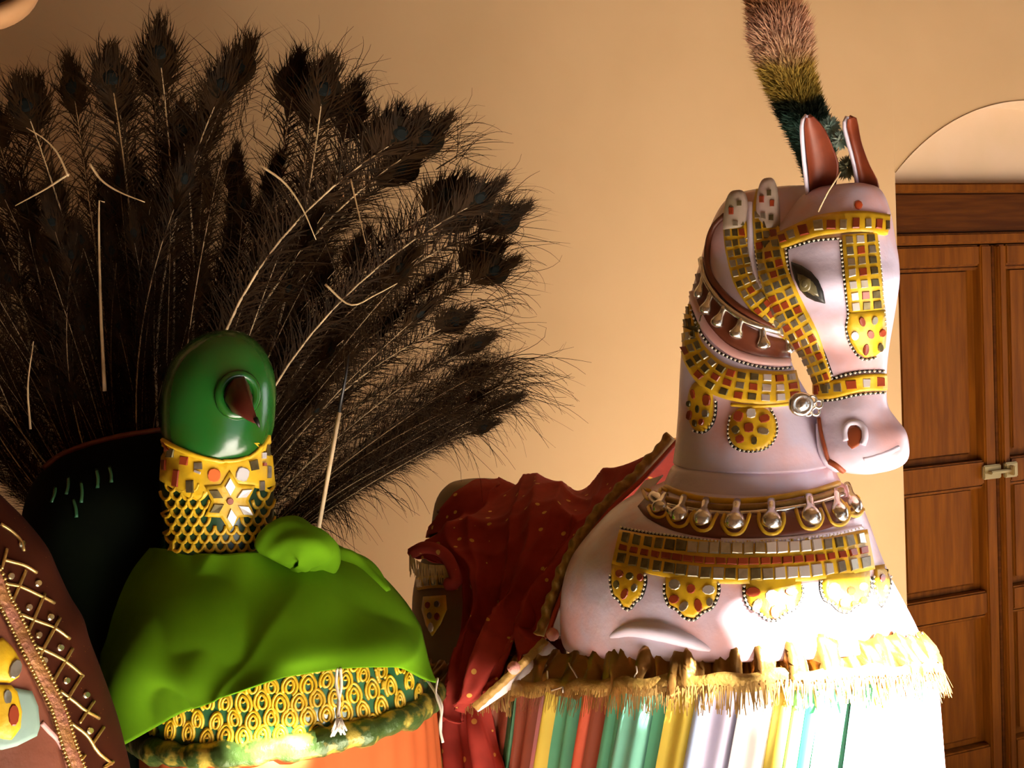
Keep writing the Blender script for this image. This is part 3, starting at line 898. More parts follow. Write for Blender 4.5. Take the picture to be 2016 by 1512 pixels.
grid_strip('neck_piping', SN, [(1363, 575), (1372, 605), (1393, 648), (1432, 687), (1479, 707), (1525, 713), (1552, 713)], [6, 7, 8, 8, 8, 8, 8], 0.003, M['pink'], horse, 36, 4, 0.002)
beads(SN, [(1362, 612), (1380, 655), (1404, 685), (1440, 706), (1480, 719), (1525, 726), (1556, 724)], horse)
nb_c = [(1351, 600), (1355, 645), (1364, 685), (1385, 720), (1412, 744), (1445, 757), (1480, 762), (1520, 765), (1548, 763), (1570, 759)]
nb_w = [9, 14, 22, 29, 32, 32, 33, 33, 31, 30]
nb = grid_strip('neck_band', SN, nb_c, nb_w, 0.003, M['yellow'], horse, 54, 8, 0.001)
def nbpick(i, j):
    if i > 9: return random.choice('wwmrw') if j != 1 else random.choice('rwm')
    return 'r' if random.random() < (.5 if j == 1 else .15) else random.choice('dddm')
tiles_band(SN, nb, nb_c, nb_w, 3, 13, 0.0045, nbpick, fill=.6, fa=.66)
p1 = patch('neck_pendant', SN, oval(1380, 800, 25, 50, 20, 0, 2.4), 0.002, M['yellow'], horse, 0.003)
for x, y, rx, ry, k, ro in ((1368, 776, 4, 10, 'r', -.2), (1394, 788, 8, 12, 'r', 0), (1360, 795, 4, 6, 'd', 0), (1361, 818, 5, 10, 'r', .2), (1377, 806, 4, 8, 'd', 0), (1392, 815, 7, 8, 'm', 0), (1371, 834, 4, 7, 'd', 0), (1384, 832, 5, 7, 'r', .3)):
    tile('mosaic_tile', SN, oval(x, y, rx, ry, 8, ro, 2.6), 0.005, tile_mat(k), p1)
p2 = patch('neck_pendant', SN, oval(1481, 844, 47, 44, 24, 0, 2.3), 0.002, M['yellow'], horse, 0.004)
for x, y, rx, ry, k, ro in ((1455, 821, 10, 11, 'r', .3), (1479, 815, 10, 10, 'w', 0), (1504, 826, 11, 8, 'r', -.3), (1475, 844, 10, 10, 'r', 0), (1450, 848, 8, 8, 'd', -.6), (1502, 851, 12, 7, 'm', .2), (1458, 866, 9, 8, 'r', -.3), (1485, 869, 6, 8, 'd', 0)):
    tile('mosaic_tile', SN, oval(x, y, rx, ry, 8, ro, 2.8), 0.006, tile_mat(k), p2)
beads(SN, [(1410, 790), (1408, 820), (1398, 842), (1382, 852), (1366, 848)], horse)
beads(SN, [(1438, 820), (1434, 850), (1440, 875), (1460, 887), (1490, 888), (1515, 878), (1528, 855), (1527, 830), (1518, 808)], horse)
# silver rosette at the throat
rosc = P(1578, 796, 1.60)
ros = mesh('rosette', *loft_geo([[rosc + Vector((math.cos(a) * q, -d, math.sin(a) * q)) for a in [2 * math.pi * i / 16 for i in range(16)]] for q, d in ((.010, -.012), (.018, -.008), (.019, 0), (.015, .006), (.012, .003), (.006, .008))]), M['silver'], horse)
for a in range(5):
    ang = a * 1.2566 + .3
    c = P(1599, 800, 1.61) + Vector((math.cos(ang) * .010, 0, math.sin(ang) * .010))
    tube('rosette_petal', [c + Vector((math.cos(g) * .006, -math.sin(ang) * .002, math.sin(g) * .006)) for g in [2 * math.pi * i / 12 for i in range(12)]], 0.0022, M['silver'], ros, 6, closed=True)
surf_tube('gold_thread', SN, [(1440, 797), (1480, 800), (1520, 799), (1560, 795)], 0.003, M['yellow'], horse, 20, 0.5)

# -- chest: yellow line, silver drops, velvet band, three tile rows, scallops
surf_tube('collar_line', SC, [(1312, 962), (1344, 975), (1382, 985), (1440, 990), (1500, 987), (1545, 980), (1602, 968), (1648, 953)], 0.005, M['yellow'], horse, 40, 0.5)
vb = grid_strip('velvet_band', SC, [(1268, 985), (1290, 1002), (1340, 1022), (1400, 1033), (1470, 1037), (1540, 1032), (1610, 1020), (1676, 1000)], [18, 24, 26, 26, 26, 26, 25, 22], 0.002, M['brown'], horse, 50, 6)
surf_tube('twisted_cord', SC, [(1288, 975), (1320, 988), (1360, 997), (1420, 1002), (1480, 1001), (1540, 996), (1600, 985), (1655, 968)], 0.0055, M['gold_trim'], horse, 60, 0.5)
surf_tube('twisted_cord', SC, [(1300, 992), (1340, 1002), (1420, 1012), (1480, 1011), (1540, 1005), (1600, 994), (1660, 976)], 0.004, M['silver'], horse, 60, 0.5)
drops = ((1298, 948, 1284, 978, 12), (1312, 980, 1298, 1012, 15), (1349, 985, 1338, 1030, 17), (1392, 990, 1384, 1038, 17), (1452, 993, 1446, 1045, 18), (1518, 992, 1518, 1044, 18), (1590, 983, 1594, 1034, 18), (1641, 972, 1649, 1026, 16), (1664, 958, 1680, 1008, 14))
for x0, y0, x1, y1, r_ in drops:
    drop(SC, x0, y0, x1, y1, r_ * 1.12, vb)
    w = r_ + 6
    surf_tube('drop_outline', SC, [(x0 - w, y0 + 20), (x1 - w, y1 - 14), (x1 - w * .6, y1 + 4), (x1, y1 + 9), (x1 + w * .6, y1 + 4), (x1 + w, y1 - 14), (x0 + w, y0 + 20)], 0.0032, M['yellow'], vb, 18, 0.5)
grid_strip('chest_piping', SC, [(1420, 1066), (1480, 1067), (1560, 1062), (1630, 1053), (1694, 1038)], 5, 0.003, M['skin_plain'], horse, 30, 3)
cb_c = [(1214, 1078), (1260, 1088), (1311, 1097), (1390, 1106), (1472, 1108), (1560, 1104), (1634, 1097), (1712, 1082)]
cb_w = [34, 36, 39, 41, 42, 42, 41, 40]
cb = grid_strip('chest_band', SC, cb_c, cb_w, 0.003, M['yellow'], horse, 64, 8)
fr = band_frame(cb_c, cb_w, 53)
for j, (off, wid, cnt) in enumerate(((-.62, .42, 22), (-.02, .26, 23), (.56, .44, 21))):
    for i in range(cnt):
        q = (i + .5) / cnt * 51 + .5; k0 = min(int(q), 51); t = q - k0
        a = [fr[k0][z] * (1 - t) + fr[k0 + 1][z] * t for z in range(5)]
        x, y, w, nx, ny = a
        cx, cy = x + nx * w * off, y + ny * w * off
        wd = 510 / cnt * .84
        kind = 'r' if j == 1 else ('d' if i < 6 else ('w' if 13 <= i <= 17 else random.choice('mmd')))
        wd *= 1 if 3 < i < cnt - 4 else .75
        tile('mosaic_tile', SC, quad(cx, cy, wd, w * wid * 1.24, math.atan2(-nx, ny), .1), 0.0045, tile_mat(kind), cb, tilt=0.05)
beads(SC, [(1224, 1040), (1280, 1050), (1343, 1058), (1420, 1068), (1472, 1069), (1560, 1064), (1640, 1054), (1695, 1040)], horse, 3.2, 7)
scal = [(1237, 1150, 31, 46, [(1223, 1131, 8, 8, 'r', 0), (1243, 1136, 8, 8, 'd', 0), (1263, 1138, 6, 8, 'r', 0), (1233, 1170, 7, 12, 'r', .4), (1217, 1152, 6, 9, 'd', 0), (1252, 1158, 6, 9, 'm', .3)]),
        (1362, 1168, 50, 48, [(1330, 1152, 12, 11, 'm', 0), (1362, 1160, 9, 10, 'r', 0), (1396, 1162, 13, 10, 'w', 0), (1329, 1180, 11, 9, 'r', -.2), (1348, 1194, 8, 12, 'm', .7), (1376, 1192, 8, 14, 'r', -.2), (1398, 1186, 7, 9, 'm', 0)]),
        (1522, 1172, 54, 46, [(1482, 1166, 15, 10, 'r', .1), (1518, 1174, 14, 13, 'w', 0), (1556, 1166, 14, 8, 'r', .1), (1490, 1192, 9, 15, 'm', .4), (1524, 1206, 9, 14, 'r', -.2), (1554, 1192, 9, 12, 'w', -.3)]),
        (1664, 1160, 46, 42, [(1638, 1160, 12, 12, 'w', 0), (1671, 1164, 9, 9, 'r', .4), (1695, 1156, 8, 8, 'w', 0), (1654, 1188, 6, 9, 'r', 0), (1696, 1184, 8, 8, 'r', 0), (1676, 1190, 5, 6, 'r', 0)]),
        (1735, 1150, 14, 40, [(1732, 1140, 5, 9, 'r', 0), (1738, 1160, 4, 8, 'm', 0)])]
for cx, cy, rx, ry, tl in scal:
    y0 = cy - ry * .55
    outl = [(cx - rx, y0 - 14), (cx + rx, y0 - 18), (cx + rx, cy), (cx + rx * .78, cy + ry * .55), (cx + rx * .40, cy + ry * .72), (cx + rx * .1, cy + ry), (cx - rx * .25, cy + ry * .95), (cx - rx * .55, cy + ry * .62), (cx - rx * .85, cy + ry * .45), (cx - rx, cy)]
    sc_ = patch('chest_scallop', SC, outl, 0.0025, M['yellow'], horse, 0.002, 4, 3)
    for x, y, ax, ay, k, ro in tl:
        tile('mosaic_tile', SC, oval(x, y, ax, ay, 9, ro), 0.0045, tile_mat(k), sc_, tilt=.06)
    beads(SC, [(cx + rx + 3, y0 + 8), (cx + rx + 3, cy), (cx + rx * .82, cy + ry * .58), (cx + rx * .44, cy + ry * .78), (cx + rx * .1, cy + ry + 4), (cx - rx * .28, cy + ry), (cx - rx * .6, cy + ry * .66), (cx - rx * .9, cy + ry * .5), (cx - rx - 3, cy), (cx - rx - 3, y0 + 8)], sc_, 5, 8.5)
# moulded shoulder fold at the lower edge of the shell
sf_ = [SC.hit(*q[:2]) for q in cr([(1190, 1258), (1240, 1240), (1300, 1245), (1350, 1260), (1408, 1284)], 30)]
tube('shoulder_fold', [l - n_ * .006 for l, n_ in sf_], [.004 + .011 * math.sin(math.pi * i / 29) ** .8 for i in range(30)], M['skin_plain'], horse, 12)

# -- body behind: hull in plan = a front and a rear round
CF = Vector((0.365, 1.752, 0)); CB = Vector((-0.01, 2.13, 0))
def hull(rf, rb, n):
    d = CB - CF; L = d.length; u = d / L; w = Vector((-u.y, u.x, 0))
    be = math.acos((rf - rb) / L)
    pts = []
    for k in range(41):
        g = be + (2 * math.pi - 2 * be) * k / 40
        pts.append(CF + (u * math.cos(g) + w * math.sin(g)) * rf)
    for k in range(31):
        g = -be + 2 * be * k / 30
        pts.append(CB + (u * math.cos(g) + w * math.sin(g)) * rb)
    a = np.array([tuple(p) for p in pts + [pts[0]]])
    s_ = np.concatenate([[0], np.cumsum(np.linalg.norm(np.diff(a, axis=0), axis=1))])
    q = np.linspace(0, s_[-1], n, endpoint=False)
    return [Vector((np.interp(x, s_, a[:, 0]), np.interp(x, s_, a[:, 1]), 0)) for x in q], s_[-1]
def zy(py): return P(1452, py, 1.75).z
# rump: hind shell with painted ornament
rump_secs = [(946, 905, 975, 2.32, .9), (953, 880, 1000, 2.32, .9), (985, 856, 1030, 2.30, .9), (1060, 842, 1060, 2.26, .9), (1130, 816, 1100, 2.24, .9), (1200, 808, 1120, 2.22, .9), (1290, 818, 1120, 2.2, .9), (1380, 850, 1110, 2.2, .9), (1420, 880, 1090, 2.2, .9)]
rump_g = loft_geo(loft_sections(rump_secs, 36))
mat('rump_paint', (0.26, 0.17, 0.07), 0.6, col2=(0.19, 0.12, 0.05), scale=8, bump=0.3, bscale=25)
rump = mesh('rump', *rump_g, M['rump_paint'], horse)
SR = Surf([rump_g], 2.0)
grid_strip('rump_stripe', SR, [(862, 1008), (890, 1004), (930, 1002), (975, 1006)], 3, 0.003, M['brown'], rump, 20, 3)
grid_strip('rump_stripe', SR, [(858, 1038), (890, 1032), (930, 1030)], 2.5, 0.003, M['brown'], rump, 20, 3)
grid_strip('rump_band', SR, [(822, 1150), (850, 1146), (880, 1146), (905, 1150)], 12, 0.003, M['yellow'], rump, 20, 4)
tiles_band(SR, rump, [(822, 1150), (850, 1146), (880, 1146), (905, 1150)], 12, 1, 6, 0.005, lambda i, j: random.choice('dm'), fill=.6)
medal = patch('rump_medallion', SR, [(835, 1175), (878, 1172), (880, 1200), (868, 1228), (852, 1252), (840, 1230), (832, 1200)], 0.003, M['yellow'], rump, .003)
for x, y, rx, ry, k in ((846, 1192, 5, 7, 'r'), (864, 1190, 6, 7, 'm'), (850, 1212, 5, 7, 'm'), (864, 1214, 5, 8, 'r'), (852, 1235, 5, 10, 'w')):
    tile('mosaic_tile', SR, oval(x, y, rx, ry, 8), 0.006, tile_mat(k), medal)
def fringe(px, ln, Y, parent, m='gold_fringe', nm='fringe', step=3.0, jit=5):
    v, f = [], []
    c = cr([q + (Y if len(q) < 3 else 0,) if len(q) < 3 else q for q in px], 80)
    L = sum(math.hypot(c[i + 1][0] - c[i][0], c[i + 1][1] - c[i][1]) for i in range(79))
    for x, y, YY in cr(px, int(L / step)):
        for r_ in range(2):
            p0 = P(x + random.uniform(-2, 2), y, YY); p1 = p0 + Vector((random.uniform(-.004, .004), random.uniform(-.006, .002), -ln * random.uniform(.75, 1.1)))
            sd = Vector((0.0012, 0, 0)); o = len(v)
            v += [p0 - sd, p0 + sd, p1 + sd * .6, p1 - sd * .6]; f.append((o, o + 1, o + 2, o + 3))
    o = mesh(nm, v, f, M[m], parent); o['kind'] = 'stuff'
    return o
fringe([(806, 1092, 2.05), (825, 1106, 2.03), (850, 1112, 2.01), (890, 1112, 2.0)], 0.035, 2.0, rump)

# -- skirt: gold ruffle, fringe and hanging cloth strips
z_top, z_ruf = 0.945, 0.875
def tl(p, k=.33): return k * (CF.y - p.y)
NU = 420
v, f = [], []
rows_ = 9
for i in range(rows_):
    t = i / (rows_ - 1)
    hp, per = hull(0.277 + 0.024 * t, 0.21 + 0.045 * t, NU)
    for j, p in enumerate(hp):
        c = (CF if (p - CF).length < (p - CB).length else CB)
        out = (p - c).normalized()
        am = 0.003 + 0.007 * math.sin(math.pi * t) ** .7
        wv = math.sin(j * 0.75 + 1.6 * math.sin(j * .17) + t * 2.2) + .7 * math.sin(j * 1.71 + t * 3 + math.sin(j * .31)) + .4 * math.sin(j * .23 - 4 * t)
        v.append(p + out * am * wv + Vector((0, 0, tl(p) + z_top + (z_ruf - z_top) * t + 0.004 * math.sin(j * .8) + .003 * math.sin(j * .29))))
for i in range(rows_ - 1):
    for j in range(NU):
        k = (j + 1) % NU
        f.append((i * NU + j, i * NU + k, (i + 1) * NU + k, (i + 1) * NU + j))
ruffle = mesh('gold_ruffle', v, f, M['gold_cloth'], horse)
md = ruffle.modifiers.new('thickness', 'SOLIDIFY'); md.thickness = 0.002
# braid with fringe below the ruffle
hp, per = hull(0.305, 0.262, 260)
zb = z_ruf + 0.010
mesh('fringe_heading', *loft_geo([[p + Vector((0, 0, tl(p) + zb + dz + .003 * math.sin(i * .9))) + (p - (CF if (p - CF).length < (p - CB).length else CB)).normalized() * (o_ + .004 * math.sin(i * .5)) for i, p in enumerate(hp)] for dz, o_ in ((.016, -.004), (.012, .002), (-.004, .003), (-.010, -.002))], False, False), M['gold_trim'], horse)
v, f = [], []
hp, per = hull(0.309, 0.266, 1500)
for i, p in enumerate(hp):
    out = (p - (CF if (p - CF).length < (p - CB).length else CB)).normalized()
    tang = Vector((-out.y, out.x, 0))
    b = p + out * (.004 * math.sin(i * .087)) + Vector((0, 0, tl(p) + zb + random.uniform(-.004, .004)))
    e = b + Vector((0, 0, -random.uniform(.024, .040))) + out * random.uniform(0, .012) + tang * random.uniform(-.006, .006)
    o = len(v); sd = tang * .0011
    v += [b - sd, b + sd, e + sd * .6, e - sd * .6]; f.append((o, o + 1, o + 2, o + 3))
fr_ = mesh('gold_fringe', v, f, M['gold_fringe'], horse); fr_['kind'] = 'stuff'
# strips: px limits at y 1455 on the near side, colour
NH = 900
hp1, _ = hull(0.298, 0.25, NH); hp2, _ = hull(0.50, 0.26, NH)
zs0, zs1 = z_ruf + 0.01, Z0 + .05
def skirt_pt(j, t):
    a, b = hp1[j % NH], hp2[j % NH]
    p = a.lerp(b, t)
    return Vector((p.x, p.y, zs0 + (zs1 - zs0) * t + tl(a) * (1 - t)))
vis = []
for j in range(NH):
    p = skirt_pt(j, .10)
    c = CF if (p - CF).xy.length < (p - CB).xy.length else CB
    nrm = (p - c); nrm.z = 0
    vis.append((project(p)[0], nrm.dot(CAM - p) > 0))
colors = [(930, 'st_maroon'), (985, 'st_darkgreen'), (1010, 'st_maroon'), (1048, 'st_pink'), (1062, 'st_yellow'), (1075, 'st_green'), (1118, 'st_red'), (1150, 'st_maroon'), (1178, 'st_green'), (1200, 'st_mint'), (1268, 'st_green'),
          (1296, 'st_yellow'), (1338, 'st_blue'), (1362, 'st_lav'), (1440, 'st_white'), (1500, 'st_yellow'), (1530, 'st_mint'), (1560, 'st_green'), (1600, 'st_mint'), (1660, 'st_green'), (1705, 'st_yellow'), (1740, 'st_lav'), (1790, 'st_mint'), (1815, 'st_blue'), (1845, 'st_pink'), (1875, 'st_white'), (2100, None)]
def strip_of(px):
    for (a, c), (b, _) in zip(colors, colors[1:]):
        if a <= px < b: return (a, c)
    return (0, 'st_maroon')
lab = []
for j in range(NH):
    x, ok = vis[j]
    lab.append(strip_of(x) if ok and x > 930 else ('b', ['st_red', 'st_yellow', 'st_green', 'st_lav'][(j // 30) % 4], j // 30))
segs = []
for j in range(NH):
    if segs and segs[-1][0] == lab[j]: segs[-1][1].append(j)
    else: segs.append([lab[j], [j]])
skirt_geos = []
for lb, js in segs:
    js = [js[0] - 2] + js + [js[-1] + 2, js[-1] + 3]
    v, f = [], []
    m = len(js); nr = 14
    ph_ = random.uniform(0, 6)
    off = random.uniform(-.004, .004)
    for i in range(nr):
        t = i / (nr - 1)
        for q, j in enumerate(js):
            p = skirt_pt(j, t)
            c = CF if (p - CF).xy.length < (p - CB).xy.length else CB
            out = (p - c); out.z = 0; out.normalize()
            am = .004 + .018 * t
            p = p + out * (off + am * math.sin(q * .22 + ph_) + .006 * math.sin(q * .5 + 2 * t + ph_) - .010 * (1 - math.sin(math.pi * q / (m - 1))))
            v.append(p)
    for i in range(nr - 1):
        for q in range(m - 1):
            f.append((i * m + q, i * m + q + 1, (i + 1) * m + q + 1, (i + 1) * m + q))
    mesh('skirt_strip', v, f, M[lb[1]], horse)
    skirt_geos.append((v, f))
# carrying frame inside, legs to the floor
for dx, dy in ((.2, -.2), (-.12, -.02), (-.3, .28), (.02, .2)):
    c = (CF + CB) / 2 + Vector((dx, dy, 0))
    tube('stand_leg', [c + Vector((0, 0, Z0)), c + Vector((0, 0, zy(1300)))], 0.018, M['door_wood_dark'], horse, 8)
# loose threads on the ruffle
SRUF = Surf([([q.co.copy() for q in ruffle.data.vertices], [tuple(p.vertices) for p in ruffle.data.polygons])], 1.6)
for x0, y0, x1, y1 in ((1252, 1285, 1250, 1350), (1120, 1305, 1150, 1372), (1078, 1310, 1075, 1400)):
    surf_tube('loose_thread', SRUF, [(x0, y0), ((x0 + x1) / 2 + 3, (y0 + y1) / 2), (x1, y1)], 0.0013, M['string'], horse, 8, 2.0, 5)
SSK = Surf(skirt_geos + [([q.co.copy() for q in ruffle.data.vertices], [tuple(p.vertices) for p in ruffle.data.polygons])], 1.7)
def fy(x, y, Y, gap=.03):
    """depth Y, brought in front of the skirt where the skirt is nearer"""
    d = ray(x, y).normalized()
    loc, nor, idx, dist = SSK.bvh.ray_cast(CAM, d)
    return Y if loc is None else min(Y, loc.y - gap)
def front(ctrl, gap=.03): return [[(x, y, fy(x, y, Y, gap)) for x, y, Y in r] for r in ctrl]

# ------------------------------------------------------------------ maroon cloth over the horse's back
def ridge(x): return (1 - abs(math.sin(x))) ** 1.6
def mfold(u, w):
    x = u + .10 * math.sin(3.1 * w) + .05 * math.sin(7 * w + 3 * u)
    a = .044 * ridge(9.5 * x + .5) * (.25 + .9 * w) + .024 * ridge(19 * x + 4 * w + 1.3) * (.4 + .6 * w)
    y = w + .12 * math.sin(4 * u) + .05 * math.sin(11 * u)
    b = (.034 * ridge(13 * y + 1.0) + .014 * ridge(27 * y + 6 * u)) * max(0, 1 - 1.5 * w) * min(1, w * 5)
    return (a + b - .012) * min(1, 5 * (1 - u) + .05)
cloth = thing('saddle_cloth', (0.0, 2.0, 0.55), 'maroon cloth with gold dots draped over the dummy horse\'s back', 'cloth')
ctrl = [
    [(900, 1150, 2.62), (950, 1080, 2.62), (1020, 1040, 2.60), (1100, 1020, 2.52), (1180, 1010, 2.38), (1345, 960, 2.15)],
    [(885, 1062, 2.22), (938, 1012, 2.24), (1005, 960, 2.26), (1080, 938, 2.26), (1165, 960, 2.18), (1332, 862, 1.98)],
    [(812, 1090, 2.10), (895, 1070, 2.07), (985, 1040, 2.05), (1070, 1020, 2.02), (1150, 1012, 1.99), (1265, 935, 1.93)],
    [(893, 1125, 2.02), (930, 1130, 2.0), (985, 1130, 1.98), (1050, 1105, 1.95), (1110, 1090, 1.92), (1178, 1030, 1.88)],
    [(905, 1230, 1.98), (935, 1240, 1.96), (978, 1230, 1.94), (1030, 1200, 1.91), (1075, 1175, 1.88), (1120, 1130, 1.85)],
    [(890, 1335, 1.95), (915, 1340, 1.93), (945, 1330, 1.91), (982, 1300, 1.88), (1035, 1255, 1.85), (1085, 1212, 1.82)],
    [(880, 1418, 1.94), (895, 1415, 1.92), (912, 1408, 1.90), (936, 1392, 1.87), (1003, 1332, 1.83), (1072, 1262, 1.80)]]
ctrl = ctrl[:3] + front(ctrl[3:], .035)
c1, _a = drape('cloth_sheet', ctrl, M['maroon'], cloth, 130, 130, mfold, keep=(SR, SC), gap=.008)
ctrl2 = [[(878, 1385, 1.93), (900, 1380, 1.91), (925, 1380, 1.90), (950, 1392, 1.90)], [(876, 1450, 1.92), (905, 1445, 1.90), (940, 1448, 1.89), (972, 1458, 1.89)], [(880, 1540, 1.91), (915, 1540, 1.89), (955, 1540, 1.88), (994, 1540, 1.88)], [(880, 1680, 1.91), (925, 1680, 1.89), (965, 1680, 1.88), (1010, 1680, 1.88)]]
drape('cloth_tail', front(ctrl2), M['maroon'], cloth, 50, 50, lambda u, w: .008 * math.sin(11 * u + 3 * w) + .005 * math.sin(23 * u))
# rolled hem at the rump
hem = [P(x, y, Y) for x, y, Y in cr([(812, 1088, 2.07), (835, 1078, 2.04), (865, 1084, 2.02), (885, 1105, 2.0), (898, 1145, 1.97), (880, 1150, 1.98)], 30)]
tube('rolled_hem', hem, 0.012, M['maroon'], cloth, 8)
# gold trim with ruffle along the front edge, red cord, white lining, pink pompoms
trim_px = [(1330, 866, 1.955), (1268, 934, 1.905), (1195, 1005, 1.865), (1135, 1090, 1.835), (1098, 1180, 1.80), (1072, 1254, 1.775)]
trim_px = [(x, y, fy(x, y, Y, .045)) for x, y, Y in trim_px]
tp = cr([p + (0,) for p in trim_px], 120)
v, f = [], []
NW = 7
for i, (x, y, Y, _) in enumerate(tp):
    a = tp[max(i - 1, 0)]; b = tp[min(i + 1, 119)]
    tx, ty = b[0] - a[0], b[1] - a[1]; l = math.hypot(tx, ty); nx, ny = ty / l, -tx / l
    if nx > 0: nx, ny = -nx, -ny
    w = 22
    for j in range(NW):
        q = j / (NW - 1)
        wob = (3 * math.sin(i * .9) + 3 * math.sin(i * .37 + 1)) * q
        p = P(x + nx * (q * w + wob * .6), y + ny * (q * w + wob * .6), Y - .012 - .006 * math.sin(i * .9 + q * 2) * q - .008 * math.sin(math.pi * q))
        v.append(p)
f = [(i * NW + j, i * NW + j + 1, (i + 1) * NW + j + 1, (i + 1) * NW + j) for i in range(119) for j in range(NW - 1)]
tr = mesh('gold_trim', v, f, M['gold_trim'], cloth)
md = tr.modifiers.new('thickness', 'SOLIDIFY'); md.thickness = 0.004
tube('trim_cord', [P(x + 4, y + 2, Y - .02) for x, y, Y, _ in tp], 0.0045, M['cord_red'], cloth, 8)
tp2 = cr([(1072, 1258, 1.772), (1040, 1292, 1.778), (1000, 1330, 1.785), (960, 1366, 1.80), (932, 1392, 1.815)], 60)
_Y = [fy(x, y, Y, .045) for x, y, Y in tp2]
_Y = [min(_Y[max(0, i - 8):i + 9]) for i in range(60)]
_Y = [sum(_Y[max(0, i - 9):i + 10]) / len(_Y[max(0, i - 9):i + 10]) for i in range(60)]
tp2 = [(x, y, q) for (x, y, _), q in zip(tp2, _Y)]
v = []
for i, (x, y, Y) in enumerate(tp2):
    for q in range(4):
        v.append(P(x + (q - 1) * 4.5, y + (q - 1) * 3.5 + .8 * math.sin(i * 1.1), Y - .012 - .003 * (q in (1, 2))))
mesh('gold_trim', v, [(i * 4 + j, i * 4 + j + 1, (i + 1) * 4 + j + 1, (i + 1) * 4 + j) for i in range(59) for j in range(3)], M['gold_trim'], cloth)
v = []
for i, (x, y, Y) in enumerate(tp2):
    w = 4 + 26 * (1 - i / 59) ** .8
    for q in range(4):
        v.append(P(x + 6 + w * .75 * q / 3, y + 5 + w * .65 * q / 3, Y + .004 + .006 * q / 3))
wl = mesh('white_lining', v, [(i * 4 + j, i * 4 + j + 1, (i + 1) * 4 + j + 1, (i + 1) * 4 + j) for i in range(59) for j in range(3)], M['white_cloth'], cloth)
md = wl.modifiers.new('thickness', 'SOLIDIFY'); md.thickness = 0.002
drape('white_lining', [[(1270, 945, 1.90), (1290, 940, 1.88), (1305, 935, 1.87)], [(1228, 1000, 1.86), (1240, 1000, 1.85), (1248, 1005, 1.84)], [(1172, 1085, 1.83), (1185, 1085, 1.82), (1205, 1080, 1.80)]], M['white_cloth'], cloth, 10, 24, None, 0.002)
def pom(px, py, r_, Y):
    v, f = [], []
    Y = fy(px, py, Y, .085)
    c = P(px, py, Y)
    me = bpy.data.meshes.new('pompom'); bm = bmesh.new(); bmesh.ops.create_icosphere(bm, subdivisions=3, radius=r_ * Y / FPX)
    for q in bm.verts: q.co *= random.uniform(.93, 1.07)
    bmesh.ops.translate(bm, verts=bm.verts, vec=c); bm.to_mesh(me); bm.free()
    return link('pompom', me, M['pompom'], cloth)
pom(1088, 1249, 13, 1.752); pom(1012, 1315, 13, 1.76)
for x, y in ((966, 1362), (938, 1390)):
    tube('metal_bead', [P(x, y - 5, 1.79), P(x, y, 1.788), P(x, y + 5, 1.79)], [.002, .005, .002], M['gold_cord'], cloth, 8)

# ------------------------------------------------------------------ the peacock costume
DSC = .84
pea = thing('peacock_costume', (-0.37, 1.72, Z0), 'green peacock costume with mirrored neck and a spread fan of tail feathers', 'costume')
PF = R(64)
bowl_secs = [(1000, 330, 530, 2.03, 1, PF), (1040, 322, 560, 2.04, 1, PF), (1085, 300, 640, 2.05, 1, PF), (1130, 268, 712, 2.05, 1, PF), (1190, 245, 772, 2.05, 1, PF), (1250, 245, 812, 2.05, 1, PF), (1310, 258, 838, 2.05, 1, PF), (1355, 272, 848, 2.05, 1, PF), (1395, 284, 850, 2.05, 1, PF), (1405, 300, 836, 2.05, 1, PF)]
BC = P(567, 1395, 2.05)
def ptilt(q, t): return t * (.05 * (q.x - BC.x) - .12 * (q.y - BC.y))
br_ = loft_sections(bowl_secs, 44)
for i, rg in enumerate(br_):
    for q in rg: q.z += ptilt(q, max(0, i / 43 - .2) / .8)
bowl_g = loft_geo(br_)
bowl = mesh('painted_body', *bowl_g, M['bowl_green'], pea)
SB = Surf([bowl_g], 1.78)
nk_secs = [(840, 350, 505, 2.0, 1, PF), (875, 330, 525, 2.0, 1, PF), (920, 317, 537, 2.0, 1, PF), (980, 320, 539, 2.0, 1, PF), (1040, 326, 540, 2.0, 1, PF), (1100, 326, 545, 2.0, 1, PF)]
nk_g = loft_geo(loft_sections(nk_secs, 30))
pneck = mesh('neck', *nk_g, M['lacquer_deep'], pea)
hd_secs = [(650, 425, 450, 2.0, 1.0, PF), (655, 404, 474, 2.0, 1.0, PF), (668, 378, 496, 2.0, 1.0, PF), (692, 350, 518, 2.0, 1.0, PF), (728, 329, 535, 2.0, 1.0, PF), (772, 319, 543, 1.998, 1.0, PF), (820, 318, 542, 1.995, 1.0, PF), (860, 322, 536, 1.99, 1.0, PF), (890, 333, 524, 1.985, 1.0, PF), (908, 356, 500, 1.98, 1.0, PF), (918, 390, 468, 1.98, 1.0, PF), (921, 420, 440, 1.98, 1, PF)]
hd_g = loft_geo(loft_sections(hd_secs, 44))
phead = mesh('head', *hd_g, M['lacquer_green'], pea)
SPH = Surf([hd_g], 1.9); SPN = Surf([nk_g], 1.9); SPA = Surf([hd_g, nk_g], 1.9)
